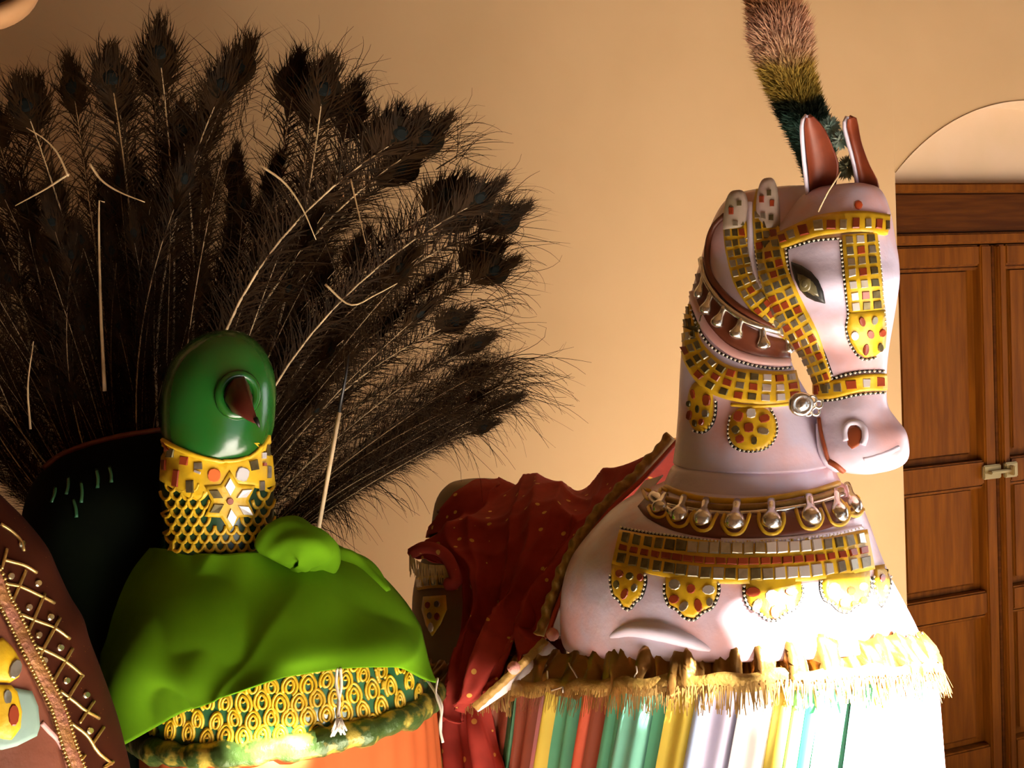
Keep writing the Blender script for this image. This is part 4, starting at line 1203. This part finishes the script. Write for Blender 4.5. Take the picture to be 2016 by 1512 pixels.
# beak in a raised socket
sock = [SPH.hit(x, y) for x, y in oval(468, 778, 36, 40, 28, .2)]
tube('beak_socket', [l + n_ * .001 for l, n_ in sock], .0075, M['lacquer_green'], pea, 10, closed=True)
bo = [(461, 741), (480, 738), (490, 758), (497, 782), (494, 802), (482, 816), (456, 811), (440, 784), (447, 758)]
tip = P(508, 834, 1.83)
base_pts = [SPH.hit(x, y)[0] + SPH.hit(x, y)[1] * .001 for x, y in bo]
rings = []
for i in range(10):
    t = i / 9
    cbar = sum(base_pts, Vector()) / len(base_pts)
    cen = cbar.lerp(tip, t) + Vector((0, -1, .35)).normalized() * .020 * math.sin(math.pi * t)
    rings.append([cen + (p - cbar) * ((1 - t) ** .75 * .98 + .02) for p in base_pts])
bk = mesh('beak', *loft_geo(rings), M['beak'], pea)
tube('beak_tip', [tip + Vector((-.004, .002, .008)), tip, tip + Vector((.002, 0, -.006))], [.004, .003, .0008], M['black'], bk, 8)
for sx in (-1, 1):
    l, n_ = SPH.hit(468 + sx * 16, 735)
# mosaic collar on the neck: yellow plate with scooped upper edge
top_e = [(323, 866), (350, 881), (390, 897), (430, 906), (455, 908), (480, 903), (503, 889), (519, 873), (529, 856)]
bot_e = [(318, 945), (345, 962), (372, 978), (398, 984), (420, 962), (455, 955), (490, 957), (512, 962), (538, 955)]
n = 44
te = cr(top_e, n); be = cr(bot_e, n)
v, f = [], []
m = 10
for i in range(n):
    for j in range(m):
        q = min(max((j - 1) / (m - 3), 0), 1)
        x = te[i][0] + (be[i][0] - te[i][0]) * q; y = te[i][1] + (be[i][1] - te[i][1]) * q
        l, n_ = SPA.hit(x, y)
        v.append(l + n_ * (-.004 if j in (0, m - 1) else .0035))
f = [(i * m + j, i * m + j + 1, (i + 1) * m + j + 1, (i + 1) * m + j) for i in range(n - 1) for j in range(m - 1)]
pcol = mesh('mosaic_collar', v, f, M['yellow'], pea)
surf_tube('collar_edge', SPA, top_e[:7] + [(514, 877)], .0038, M['yellow'], pea, 44, .6)
def zp(x, y): return (300 + x / 6.047, 850 + y / 6.047)
for x, y, w, h_, k, ro in ((160, 170, 40, 120, 'r', 0), (245, 245, 70, 100, 'd', .1), (395, 340, 90, 95, 'r', .1), (555, 400, 95, 80, 'm', 0), (545, 480, 80, 30, 'w', .4), (1195, 400, 95, 120, 'd', -.25), (1300, 290, 55, 70, 'w', 0), (1310, 390, 40, 40, 'r', 0), (1350, 220, 25, 130, 'd', .1),
                           (300, 550, 65, 200, 'r', .1), (460, 650, 90, 150, 'd', 0), (165, 400, 50, 120, 'r', 0), (1360, 480, 40, 150, 'm', 0), (1280, 640, 60, 120, 'm', 0)):
    px, py = zp(x, y)
    tile('mosaic_tile', SPA, quad(px, py, w / 6.047, h_ / 6.047, ro, .08), .005, tile_mat(k), pcol, tilt=.05)
tile('mosaic_tile', SPA, oval(*zp(735, 515), 13, 13.5, 12, 0, 2.4), .005, M['orange_tile'], pcol)
tile('mosaic_tile', SPA, oval(*zp(1060, 505), 13, 14, 10, .3, 3), .005, M['mirror_pale'], pcol)
# six-petal star
sc_ = zp(915, 820)
star = []
for k in range(6):
    a = -math.pi / 2 + k * math.pi / 3
    star.append((sc_[0] + math.cos(a) * 55, sc_[1] + math.sin(a) * 60))
    a += math.pi / 6
    star.append((sc_[0] + math.cos(a) * 35, sc_[1] + math.sin(a) * 37))
st = patch('mosaic_star', SPN, star, .005, M['yellow'], pea, 0.0, 5, 4)
for k, (x, y, ln, wd, kk) in enumerate(((915, 650, 108, 62, 'w'), (1075, 730, 105, 50, 'w'), (1090, 930, 105, 56, 'w'), (935, 1015, 108, 58, 'w'), (765, 905, 95, 60, 'd'), (755, 735, 95, 55, 'd'))):
    px, py = zp(x, y)
    a = math.atan2(py - sc_[1], px - sc_[0])
    L_, W_ = ln / 6.047, wd / 6.047
    poly = [(px + math.cos(a) * L_, py + math.sin(a) * L_), (px - math.sin(a) * W_, py + math.cos(a) * W_), (px - math.cos(a) * L_, py - math.sin(a) * L_), (px + math.sin(a) * W_, py - math.cos(a) * W_)]
    tile('star_petal', SPN, poly, .007, tile_mat(kk), st, .06)
tile('star_centre', SPN, oval(sc_[0], sc_[1], 7, 7, 10), .007, M['red_tile'], st)
# painted scale pattern: raised yellow arcs
for r_ in range(8):
    y = 958 + r_ * 17
    for c_ in range(-1, 12):
        x = 318 + c_ * 21 + (10.5 if r_ % 2 else 0)
        if x < 322 or x > 532: continue
        if math.hypot((x - sc_[0]) / 48, (y - sc_[1]) / 52) < 1: continue
        if r_ == 0 and 395 < x < 520: continue
        surf_tube('scale_outline', SPN, [(x - 11, y - 8), (x - 8, y + 3), (x, y + 9), (x + 8, y + 3), (x + 11, y - 8)], .0030, M['yellow'], pneck, 9, .4, 5)
# eye-of-feather motifs on the round body: raised yellow loops
SBODY = SB
row = 0
for yy in range(1318, 1500, 33):
    for x in range(300 + (row % 2) * 18, 862, 36):
        dx = (x - 570) / 290
        s1 = math.sqrt(max(.06, 1 - dx * dx))
        y = yy - 60 * (1 - s1) + (570 - x) * .07 + random.uniform(-5, 5)
        lim = 1462 - 75 * (1 - s1) + (570 - x) * .10 - 20
        if y > lim + 14: continue
        ro = random.uniform(-.2, .25)
        geos = []
        def lp(rx, ry, a0, a1, n, rr, closed):
            pts = []
            for k in range(n):
                a = a0 + (a1 - a0) * k / (n if closed else n - 1)
                ux = math.sin(a) * rx * s1 * (1 - .25 * max(0, math.cos(a)) ** 2); uy = -math.cos(a) * ry * (1.15 if math.cos(a) > 0 else 1)
                l, n_ = SB.hit(x + ux * math.cos(ro) - uy * math.sin(ro), y + ux * math.sin(ro) + uy * math.cos(ro))
                pts.append(l + n_ * .001)
            geos.append(tube_geo(pts, rr, 5, closed=closed))
        k_ = random.uniform(.85, 1.12)
        lp(14.5 * k_, 19 * k_, -2.5, 2.5, 16, .0025, False)
        lp(8 * k_, 12 * k_, 0, 2 * math.pi, 12, .0025, True)
        lp(2.2, 5, -1.2, 1.2, 4, .0024, False)
        mesh('feather_motif', *join(geos), M['yellow'], bowl)
    row += 1
# padded rim roll
def ring_pts(y, L_, R_, Y, n=120): return ring(y, L_, R_, Y, 1, PF, 2, n)
rp = ring_pts(1400, 281, 858, 2.05)
for q in rp: q.z += ptilt(q, 1)
tube('rim_roll', [p + Vector((0, 0, .002 * math.sin(i * .9))) for i, p in enumerate(rp)], [.019 + .0025 * math.sin(i * 1.7) + .0015 * math.sin(i * .6) for i in range(120)], M['rim_foil'], pea, 12, closed=True)
# orange skirt below the rim
v, f = [], []
n = 240
nr = 16
r0 = ring_pts(1402, 285, 856, 2.05, n)
for q in r0: q.z += ptilt(q, 1)
cen = sum(r0, Vector()) / n
for i in range(nr):
    t = i / (nr - 1)
    for j, p in enumerate(r0):
        d = p - cen; d.z = 0
        k = 1.02 + .14 * t + (.012 + .05 * t) * math.sin(j * .31 + 1.2 * math.sin(j * .07)) * min(1, t * 3) + .008 * math.sin(j * .9)
        v.append(Vector((cen.x + d.x * k, cen.y + d.y * k, p.z - .01 - (p.z - .01 - Z0 - .03) * t)))
f = [(i * n + j, i * n + (j + 1) % n, (i + 1) * n + (j + 1) % n, (i + 1) * n + j) for i in range(nr - 1) for j in range(n)]
osk = mesh('orange_skirt', v, f, M['orange_cloth'], pea)
for dx, dy in ((.15, 0), (-.1, .12), (-.1, -.12)):
    c = Vector((cen.x + dx, cen.y + dy, 0))
    tube('stand_leg', [c + Vector((0, 0, Z0)), c + Vector((0, 0, cen.z))], .018, M['door_wood_dark'], pea, 8)
# rear of the body, near-black, with a faint braided edge
DSC = .87
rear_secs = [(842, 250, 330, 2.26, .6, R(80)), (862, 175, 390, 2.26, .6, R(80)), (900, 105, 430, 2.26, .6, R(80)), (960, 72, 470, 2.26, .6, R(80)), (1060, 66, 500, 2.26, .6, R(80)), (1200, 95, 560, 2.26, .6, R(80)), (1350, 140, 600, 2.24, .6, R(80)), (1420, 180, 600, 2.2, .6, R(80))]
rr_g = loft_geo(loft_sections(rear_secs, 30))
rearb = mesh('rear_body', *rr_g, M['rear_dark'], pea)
SRR = Surf([rr_g], 2.1)
surf_tube('rear_braid', SRR, [(88, 925), (120, 900), (170, 880), (230, 864), (300, 852), (330, 850)], .006, M['brown'], rearb, 30, .4)
for x, y, dx, dy in ((110, 960, -8, 30), (135, 940, -4, 34), (160, 950, 0, 40), (190, 925, 2, 36), (215, 920, 4, 30), (145, 985, 6, 34)):
    surf_tube('painted_stroke', SRR, [(x, y), (x + dx * .5 + 2, y + dy * .5), (x + dx, y + dy)], .003, M['bowl_green'], rearb, 8, .2)
DSC = .84
# strings
def string(pts, r_=.0017, nm='string'):
    c = cr(pts, 24)
    return tube(nm, [P(x, y, Y) for x, y, Y in c], r_, M['string'], pea, 6)
string([(664, 1315, 1.775), (662, 1345, 1.77), (668, 1380, 1.762), (664, 1412, 1.752)], .0022)
string([(670, 1315, 1.775), (672, 1350, 1.77), (666, 1385, 1.762), (668, 1412, 1.752)], .0022)
tk = []
c = P(667, 1418, 1.748)
for k in range(26):
    e = c + Vector((random.uniform(-.012, .012), random.uniform(-.006, .004), -random.uniform(.008, .022)))
    tk.append(tube_geo([c + Vector((random.uniform(-.004, .004), 0, .003)), c.lerp(e, .5) + Vector((random.uniform(-.003, .003), -.003, 0)), e], .0014, 5))
mesh('string_tassel', *join(tk), M['string'], pea)
string([(838, 1335, 1.99), (855, 1360, 1.97), (870, 1390, 1.95), (866, 1430, 1.94), (872, 1462, 1.935)], .0022)
string([(862, 1335, 1.98), (858, 1365, 1.96), (868, 1400, 1.945), (868, 1445, 1.94)], .0018)

# -- tail feathers
def feather_mesh(seed, L, eye, curve, loose):
    rnd = random.Random(seed)
    v, f = [], []
    def shaft_at(z): return Vector((curve * 4 * (z / L) * (1 - z / L), 0.02 * (z / L) ** 2, z))
    def barb(z, side, ln, ang, w, droop, curl):
        p = shaft_at(z); d = Vector((side * math.sin(ang), rnd.uniform(-.25, .25), math.cos(ang))).normalized()
        sd = d.cross(Vector((0, 1, 0))).normalized()
        o = len(v); k = 4
        pts = []
        for i in range(k + 1):
            t = i / k
            q = p + d * ln * t + Vector((side * curl * t * t * ln, rnd.uniform(-.004, .004) * t, -droop * t * t * ln))
            pts.append(q)
        for i in range(k):
            ww = w * (1 - .75 * i / k)
            v.append(pts[i] - sd * ww); v.append(pts[i] + sd * ww)
        v.append(pts[-1])
        for i in range(k - 1):
            f.append((o + 2 * i, o + 2 * i + 1, o + 2 * i + 3, o + 2 * i + 2))
        f.append((o + 2 * k - 2, o + 2 * k - 1, o + 2 * k))
    n = 210
    for i in range(n):
        q = i / n
        z = L * (.05 + .87 * q)
        for side in (-1, 1):
            if rnd.random() < .12: continue
            ln = rnd.uniform(.045, .095) * (.6 + .6 * min(1, q * 1.6)) * loose
            ang = rnd.uniform(.22, .72) + (.45 if rnd.random() < .12 else 0)
            barb(z, side, ln, ang, rnd.uniform(.0006, .0013), rnd.uniform(-.15, .45), rnd.uniform(-.45, .45))
    if eye:
        for i in range(120):
            q = i / 120
            z = L * .93 - .045 + .085 * q
            for side in (-1, 1):
                wd = math.sin(math.pi * min(1, .15 + q * .8)) ** .7
                barb(z, side, (.030 + .036 * wd) * rnd.uniform(.7, 1.15), max(.12, 1.05 - .95 * q + rnd.uniform(-.12, .12)), rnd.uniform(.0009, .0018), rnd.uniform(-.35, 0), rnd.uniform(-.55, -.1))
        for i in range(26):
            side = rnd.choice((-1, 1))
            barb(L * .93 + rnd.uniform(-.03, .03), side, rnd.uniform(.07, .11), rnd.uniform(.2, .65), .0008, -.05, rnd.uniform(-.95, -.2))
    else:
        for i in range(60):
            barb(L * rnd.uniform(.86, .99), rnd.choice((-1, 1)), rnd.uniform(.05, .12), rnd.uniform(.1, .7), .0008, rnd.uniform(-.1, .6), rnd.uniform(-.5, .5))
    me = bpy.data.meshes.new('feather')
    me.from_pydata([tuple(p) for p in v], [], f); me.materials.append(M['barb'])
    sv, sf = tube_geo([shaft_at(L * t) for t in [i / 14 for i in range(15)]], [.0021 * (1 - .8 * i / 14) + .0003 for i in range(15)], 6)
    ms = bpy.data.meshes.new('shaft'); ms.from_pydata([tuple(p) for p in sv], [], sf)
    ms.materials.append(M['shaft'] if seed % 3 else M['shaft_dark'])
    ev = []; ef = []
    if eye:
        c = shaft_at(L * .93) + Vector((0, 0, .012))
        for k, (rx, rz, m_) in enumerate(((.023, .030, 'eye_bronze'), (.011, .013, 'eye_core'))):
            o = len(ev); nn = 18
            for rg, yy in ((1.0, .0), (1.0, -.0012), (.6, -.0022)):
                for a in range(nn):
                    g = 2 * math.pi * a / nn
                    ev.append(c + Vector((math.cos(g) * rx * rg, yy * (1 + k) - k * .0014, math.sin(g) * rz * rg * (1 if math.sin(g) < 0 else 1.1))))
            for q in range(2):
                for a in range(nn):
                    b_ = (a + 1) % nn
                    ef.append((o + q * nn + a, o + q * nn + b_, o + (q + 1) * nn + b_, o + (q + 1) * nn + a))
            ef.append(tuple(o + 2 * nn + a for a in range(nn)))
            ef.append(tuple(o + a for a in range(nn - 1, -1, -1)))
    mev = None
    if ev:
        mev = bpy.data.meshes.new('eye_spot'); mev.from_pydata([tuple(p) for p in ev], [], ef)
        mev.materials.append(M['eye_bronze']); mev.materials.append(M['eye_core'])
        half = len(mev.polygons) // 2
        for i, p in enumerate(mev.polygons): p.material_index = 0 if i < half else 1
    return me, ms, mev, L
protos = [feather_mesh(i, 1.0, i % 4 != 3, [.02, -.07, .03, -.05, .03, -.10, .01, -.03][i % 8], [1, 1.15, .9, 1.25][i % 4]) for i in range(8)]
rf = random.Random(21)
def place_feather(bx, by, tx, ty, Y0, Y1, k=None, twist=None, ls=1.0):
    me, ms, mev, L = protos[k if k is not None else rf.randrange(8)]
    a, b = P(bx, by, Y0), P(tx, ty, Y1)
    d = b - a; s = d.length / L; d.normalize()
    y = Vector((rf.uniform(-.1, .1), 1, 0)); y = (y - d * y.dot(d)).normalized()
    tw = rf.uniform(-.9, .9) if twist is None else twist
    y = Matrix.Rotation(tw, 3, d) @ y
    x = y.cross(d).normalized()
    mw = Matrix.Identity(4)
    sx = s * rf.choice((-1, 1)) if False else s
    for i in range(3):
        mw[i][0], mw[i][1], mw[i][2], mw[i][3] = x[i] * s * ls, y[i] * s, d[i] * s, a[i]
    o = link('tail_feather', me, None, pea)
    o.matrix_parent_inverse = Matrix.Identity(4)
    o.matrix_basis = Matrix.Translation(-pea.location) @ mw
    sh = link('shaft', ms, None, o)
    if mev: link('eye_spot', mev, None, o, False)
    return o
DSC = .88
# tall ones whose eyes can be told apart in the outline
for bx, tx, ty in ((230, 20, 150), (240, 75, 145), (255, 120, 110), (262, 205, 90), (275, 215, 130), (300, 300, 35), (290, 282, 70), (345, 500, 70), (350, 470, 110), (370, 590, 100), (380, 640, 110), (385, 700, 155), (390, 615, 130),
                   (400, 860, 235), (405, 905, 240), (410, 800, 215), (415, 850, 300), (420, 1010, 370), (425, 960, 400), (425, 1060, 420), (430, 930, 350), (435, 1000, 480), (440, 1030, 520), (445, 940, 620), (330, 400, 190), (320, 350, 200), (215, -40, 190), (205, -90, 260)):
    place_feather(bx, 1090, tx, ty, 2.24, 2.24 + rf.uniform(-.06, .06), twist=rf.uniform(-.4, .4), ls=rf.uniform(1.25, 1.7), k=rf.choice((1, 5, 5)) if tx > 760 else rf.choice((0, 1, 2, 4, 6)))
# the low bundle on the right
for i in range(26):
    q = rf.gauss(0, 1)
    ln = rf.uniform(.75, 1.08)
    bx, by = 505 + rf.uniform(-14, 14) + 12 * q, 1078 + rf.uniform(-10, 10) + 12 * q
    ex, ey = 975 + 18 * q, 752 + 34 * q
    place_feather(bx, by, bx + (ex - bx) * ln, by + (ey - by) * ln, 2.2, 2.2 + rf.uniform(-.05, .05), k=rf.choice((3, 7, 3, 7, 1, 5)))
# the mass of the fan
for i in range(205):
    u = i / 204
    ang = R(-42 + 80 * u) + rf.gauss(0, R(3.0))
    bx = 205 + 215 * u + rf.gauss(0, 16)
    ln = (rf.uniform(560, 840) if i % 3 else rf.uniform(330, 560)) * (1 if u < .85 else .9)
    by = 1100 + rf.uniform(-10, 30)
    place_feather(bx, by, bx + math.sin(ang) * ln, by - math.cos(ang) * ln, 2.26 + rf.uniform(-.03, .03), 2.26 + rf.uniform(-.12, .10), k=rf.choice((1, 3, 5, 7)) if u > .7 else None)
# bare and broken quills
def quill(pts, r_=.0024, m='shaft'):
    return tube('broken_quill', [P(x, y, Y) for x, y, Y in cr(pts, 16)], r_, M[m], pea, 6, .35)
quill([(135, 348, 2.1), (112, 300, 2.1), (85, 272, 2.1), (52, 252, 2.1)])
quill([(136, 342, 2.1), (90, 372, 2.1), (30, 405, 2.1)], .0022)
quill([(176, 322, 2.1), (200, 355, 2.1), (235, 378, 2.1), (285, 398, 2.1)])
quill([(206, 770, 2.11), (198, 600, 2.1), (195, 400, 2.1), (206, 398, 2.1)], .0036)
quill([(512, 325, 2.1), (560, 360, 2.1), (595, 410, 2.1), (622, 472, 2.1)])
quill([(640, 560, 2.08), (690, 600, 2.08), (740, 580, 2.08), (782, 558, 2.08)], .0022)
quill([(60, 845, 2.08), (55, 760, 2.08), (66, 672, 2.08)], .0022)
quill([(690, 352, 2.1), (720, 480, 2.1), (718, 350, 2.1)][:2], .0018, 'shaft_dark')
DSC = .88
# loose drooping barbs at the ragged edge of the fan
rs = random.Random(5)
def strands(nm, seeds, n):
    v, f = [], []
    for k in range(n):
        x, y, sx, sy, ang, ln0, ln1, dr, Y = rs.choice(seeds)
        x += rs.uniform(-sx, sx); y += rs.uniform(-sy, sy)
        a = ang + rs.gauss(0, .35); L_ = rs.uniform(ln0, ln1); curl = rs.gauss(0, .9)
        pts = []; m = 9
        px_, py_ = x, y
        YY = Y + rs.uniform(-.05, .05)
        for i in range(m):
            t = i / (m - 1)
            pts.append(P(px_, py_, YY))
            a2 = a + curl * t * t
            dx, dy = math.cos(a2), -math.sin(a2) + dr * t * 1.6
            l = math.hypot(dx, dy)
            px_ += dx / l * L_ / (m - 1) + rs.uniform(-1, 1); py_ += dy / l * L_ / (m - 1)
        w = rs.uniform(.0004, .0009); o = len(v)
        for i, p in enumerate(pts):
            t_ = (pts[min(i + 1, m - 1)] - pts[max(i - 1, 0)]).normalized()
            sd = t_.cross(Vector((0, 1, 0))).normalized() * w * (1 - .7 * i / (m - 1))
            v += [p - sd, p + sd]
        f += [(o + 2 * i, o + 2 * i + 1, o + 2 * i + 3, o + 2 * i + 2) for i in range(m - 1)]
    o = mesh(nm, v, f, M['barb'], pea); o['kind'] = 'stuff'
strands('loose_barbs', [(850, 800, 60, 45, -.1, 60, 220, .9, 2.2), (930, 750, 60, 40, .1, 60, 200, .8, 2.2), (980, 740, 40, 30, .3, 50, 160, .6, 2.2), (720, 940, 70, 50, -.6, 30, 110, .7, 2.2), (640, 1010, 40, 30, -.7, 30, 110, .8, 2.2),
                        (900, 640, 60, 50, .2, 50, 150, .5, 2.22), (880, 690, 50, 40, 0, 50, 150, .5, 2.22), (960, 440, 50, 60, .4, 40, 120, .3, 2.24), (850, 290, 60, 50, .7, 40, 120, .3, 2.24), (640, 190, 60, 60, 1.0, 40, 120, .4, 2.24), (960, 560, 50, 50, .2, 40, 120, .4, 2.24)], 620)
strands('loose_barbs', [(480, 230, 50, 60, 1.5, 40, 120, .1, 2.24), (400, 260, 60, 60, 1.6, 40, 110, .1, 2.24), (300, 220, 60, 60, 1.6, 40, 120, 0, 2.24), (150, 230, 90, 60, 1.7, 40, 110, 0, 2.24), (600, 800, 60, 80, -.1, 30, 100, .4, 2.22), (560, 880, 40, 60, 0, 30, 90, .3, 2.22)], 260)
DSC = .86
tag(tube('bamboo_stick', [P(616, 1100, 1.98), P(625, 1052, 1.98), P(645, 940, 1.99), P(668, 812, 2.0)], .0036, M['bamboo'], None, 8), 'thin pale stick standing up from the green cloth beside the feathers', 'stick')
tube('feather_stub', [P(667, 815, 2.0), P(680, 745, 2.0), P(686, 700, 2.0)], .003, M['black'], pea, 6, .5)

# ------------------------------------------------------------------ green cloth over the peacock's body
DSC = .84
gcl = thing('green_cloth', (-0.38, 1.55, 0.85), 'plain green cloth draped round the peacock costume below its neck', 'cloth')
gct = [[(285, 1080, 2.02), (345, 1085, 1.93), (400, 1090, 1.888), (450, 1090, 1.88), (510, 1082, 1.90), (575, 1060, 1.98), (642, 1088, 2.10)],
       [(215, 1150, 2.00), (300, 1160, 1.90), (380, 1168, 1.85), (450, 1170, 1.84), (540, 1165, 1.85), (660, 1130, 1.93), (728, 1112, 2.10)],
       [(185, 1235, 1.95), (280, 1245, 1.84), (370, 1252, 1.80), (450, 1252, 1.79), (560, 1240, 1.795), (710, 1200, 1.88), (796, 1178, 2.09)],
       [(188, 1340, 1.90), (280, 1335, 1.80), (370, 1328, 1.765), (460, 1318, 1.755), (580, 1290, 1.755), (740, 1265, 1.84), (838, 1260, 2.05)],
       [(222, 1482, 1.86), (335, 1414, 1.775), (400, 1390, 1.75), (470, 1362, 1.74), (590, 1326, 1.742), (740, 1316, 1.82), (868, 1338, 2.00)]]
drape('cloth_sheet', gct, M['green_cloth'], gcl, 90, 70, lambda u, w: (.007 * math.sin(13 * u - 5 * w + 1.2) + .005 * math.sin(24 * u + 7 * w) + .004 * math.sin(9 * w + 8 * u) + .012 * ridge(7 * u + 3 * w + .4) - .004) * (.35 + .65 * w), keep=(SB,), gap=.008)
# bunched roll of the cloth beside the neck
def roll(px, rad, nm, nz=26):
    c = cr([q + (0,) for q in px], nz)
    pts = [P(x, y, Y) for x, y, Y, _ in c]
    v, f = tube_geo(pts, [rad * math.sin(math.pi * (.08 + .86 * i / (nz - 1))) ** .45 for i in range(nz)], 28)
    cen_ = [pts[min(i // 28, nz - 1)] for i in range(len(v))]
    v = [c_ + (p - c_) * (1 + .13 * math.sin((i % 28) * .67 + .25 * (i // 28)) + .06 * math.sin((i % 28) * 1.6 - .4 * (i // 28))) for i, (p, c_) in enumerate(zip(v, cen_))]
    return mesh(nm, v, f, M['green_cloth'], gcl)
roll([(540, 1105, 1.90), (556, 1080, 1.91), (590, 1082, 1.93), (606, 1108, 1.945), (600, 1150, 1.93)], .047, 'cloth_bunch')
roll([(600, 1100, 1.98), (660, 1110, 2.02), (715, 1135, 2.04), (760, 1170, 2.03)], .026, 'cloth_fold')

# ------------------------------------------------------------------ second costume at the left edge: velvet back with gold lattice
DSC = 1.0
lh = thing('lattice_costume', P(-130, 1512, 1.35) - Vector((0, 0, .45)), 'brown velvet costume with gold cord lattice and sequins at the left edge', 'costume')
lsec = [(930, -260, -80, 1.4), (975, -330, -32, 1.4), (1012, -345, 2, 1.4), (1054, -360, 38, 1.4), (1110, -380, 77, 1.4), (1160, -390, 98, 1.4), (1215, -400, 122, 1.4), (1262, -410, 148, 1.4), (1310, -415, 162, 1.4), (1371, -425, 184, 1.4), (1434, -430, 206, 1.4), (1505, -440, 227, 1.4), (1640, -450, 255, 1.4), (2000, -470, 300, 1.4), (2300, -470, 320, 1.4)]
lg = loft_geo(loft_sections([s + (1.0, R(90), 2.0) for s in lsec], 60, 80))
lbody = mesh('velvet_body', *lg, M['velvet'], lh)
SL = Surf([lg], 1.25)
def zl(x, y): return (x / 2.841, 980 + y / 2.841)
for pts in (((5, 400), (35, 290)), ((65, 585), (140, 410)), ((150, 765), (245, 540)), ((210, 900), (330, 675)), ((285, 1040), (400, 845)), ((370, 1130), (450, 1000)), ((440, 1260), (520, 1140)), ((510, 1380), (575, 1285)), ((420, 1500), (470, 1440)), ((575, 1512), (628, 1478)),
            ((0, 150), (60, 190), (110, 240), (130, 300)), ((20, 350), (130, 380), (200, 420)), ((0, 480), (100, 495), (210, 545), (300, 590)), ((90, 645), (200, 690), (300, 730), (385, 790)), ((190, 830), (310, 885), (380, 930), (460, 1000)), ((330, 1080), (410, 1140), (470, 1190), (550, 1235)), ((390, 1260), (480, 1330), (540, 1420), (620, 1490))):
    surf_tube('gold_cord', SL, [zl(*p) for p in pts], .0024, M['gold_cord'], lh, 14, .6)
for x, y in ((210, 480), (160, 615), (280, 670), (215, 770), (335, 840), (245, 910), (370, 1025), (330, 1105), (480, 1105), (375, 1250), (500, 1305), (400, 1390), (120, 260), (60, 440)):
    tile('sequin', SL, oval(*zl(x, y), 6.5, 7, 10), .0015, M['sequin'], lh, .2)
braid_c = [(-40, 1100), (-12, 1140), (0, 1177), (21, 1219), (46, 1272), (70, 1318), (92, 1364), (109, 1402), (130, 1473), (152, 1530)]
br = grid_strip('braid_trim', SL, braid_c, 14, .006, M['braid'], lh, 60, 6, .003)
fl_ = patch('painted_flank', SL, [(-200, 1130), (-70, 1110), (-20, 1170), (5, 1215), (30, 1270), (55, 1320), (78, 1370), (95, 1410), (118, 1480), (140, 1560), (-60, 1600), (-200, 1560)], .003, M['flank_pink'], lh, 0.0, 8, 3)
tp_ = patch('teal_plaque', SL, [zl(*p) for p in ((-60, 1050), (70, 1065), (160, 1085), (195, 1170), (205, 1280), (190, 1335), (80, 1390), (0, 1410), (-60, 1400))], .007, M['teal'], lh, .003, 5, 3)
yt = patch('yellow_petal', SL, [zl(*p) for p in ((-60, 1040), (40, 1050), (75, 1090), (100, 1200), (92, 1290), (45, 1355), (0, 1350), (-60, 1330))], .011, M['yellow'], lh, .005, 5, 3)
tile('mosaic_tile', SL, oval(*zl(45, 1220), 11, 22, 10), .016, M['red_tile'], yt)
tile('mosaic_tile', SL, oval(*zl(15, 1120), 9, 16, 10), .014, M['mirror'], yt)
y2 = patch('yellow_petal', SL, [zl(*p) for p in ((-80, 820), (0, 790), (60, 850), (105, 930), (90, 1000), (40, 1035), (-40, 1030))], .007, M['yellow'], lh, .004, 5, 3)
tile('mosaic_tile', SL, oval(*zl(60, 960), 12, 20, 10, .3), .012, M['mirror'], y2)
surf_tube('pink_bead_string', SL, [zl(*p) for p in ((225, 1260), (270, 1310), (310, 1350), (340, 1400))], .004, M['pink'], lh, 16, .5)
# sinew of the braid: stitched loops along both edges
for off in (-13, 13):
    geos = []
    for x, y, w, nx, ny in band_frame(braid_c, 14, 60):
        l, n_ = SL.hit(x + nx * off, y + ny * off)
        geos.append(bead_geo(l + n_ * .007, .0035))
    o = mesh('braid_stitch', *join(geos), M['gold_cord'], br); o['kind'] = 'stuff'

# ------------------------------------------------------------------ rounded tan object in the top left corner
cY = 1.3
pot = thing('hanging_bowl', P(-25, 10, cY), 'tan rounded rim with a dark hollow, cut by the top left corner', 'bowl')
c0 = P(-60, -70, cY)
ax = Vector((.25, -.75, .35)).normalized()
e1 = ax.cross(Vector((0, 0, 1))).normalized(); e2 = ax.cross(e1)
k = cY / FPX
prof = [(.02, -.05), (.05, -.046), (.075, -.03), (.083, -.008), (.080, .004), (.072, .006), (.064, 0.0)]
mesh('bowl_shell', *loft_geo([[c0 + (e1 * math.cos(a) + e2 * math.sin(a)) * r_ + ax * h_ for a in [2 * math.pi * i / 40 for i in range(40)]] for r_, h_ in prof], True, False), M['tan_rim'], pot)
prof = [(.064, 0), (.055, -.02), (.03, -.036), (.01, -.04)]
mesh('bowl_hollow', *loft_geo([[c0 + (e1 * math.cos(a) + e2 * math.sin(a)) * r_ + ax * h_ for a in [2 * math.pi * i / 40 for i in range(40)]] for r_, h_ in prof], False, True), M['dark_inside'], pot)
tube('hanging_cord', [c0 + Vector((0, 0, .05)), Vector((c0.x, c0.y, H_ROOM))], .002, M['string'], pot, 6)
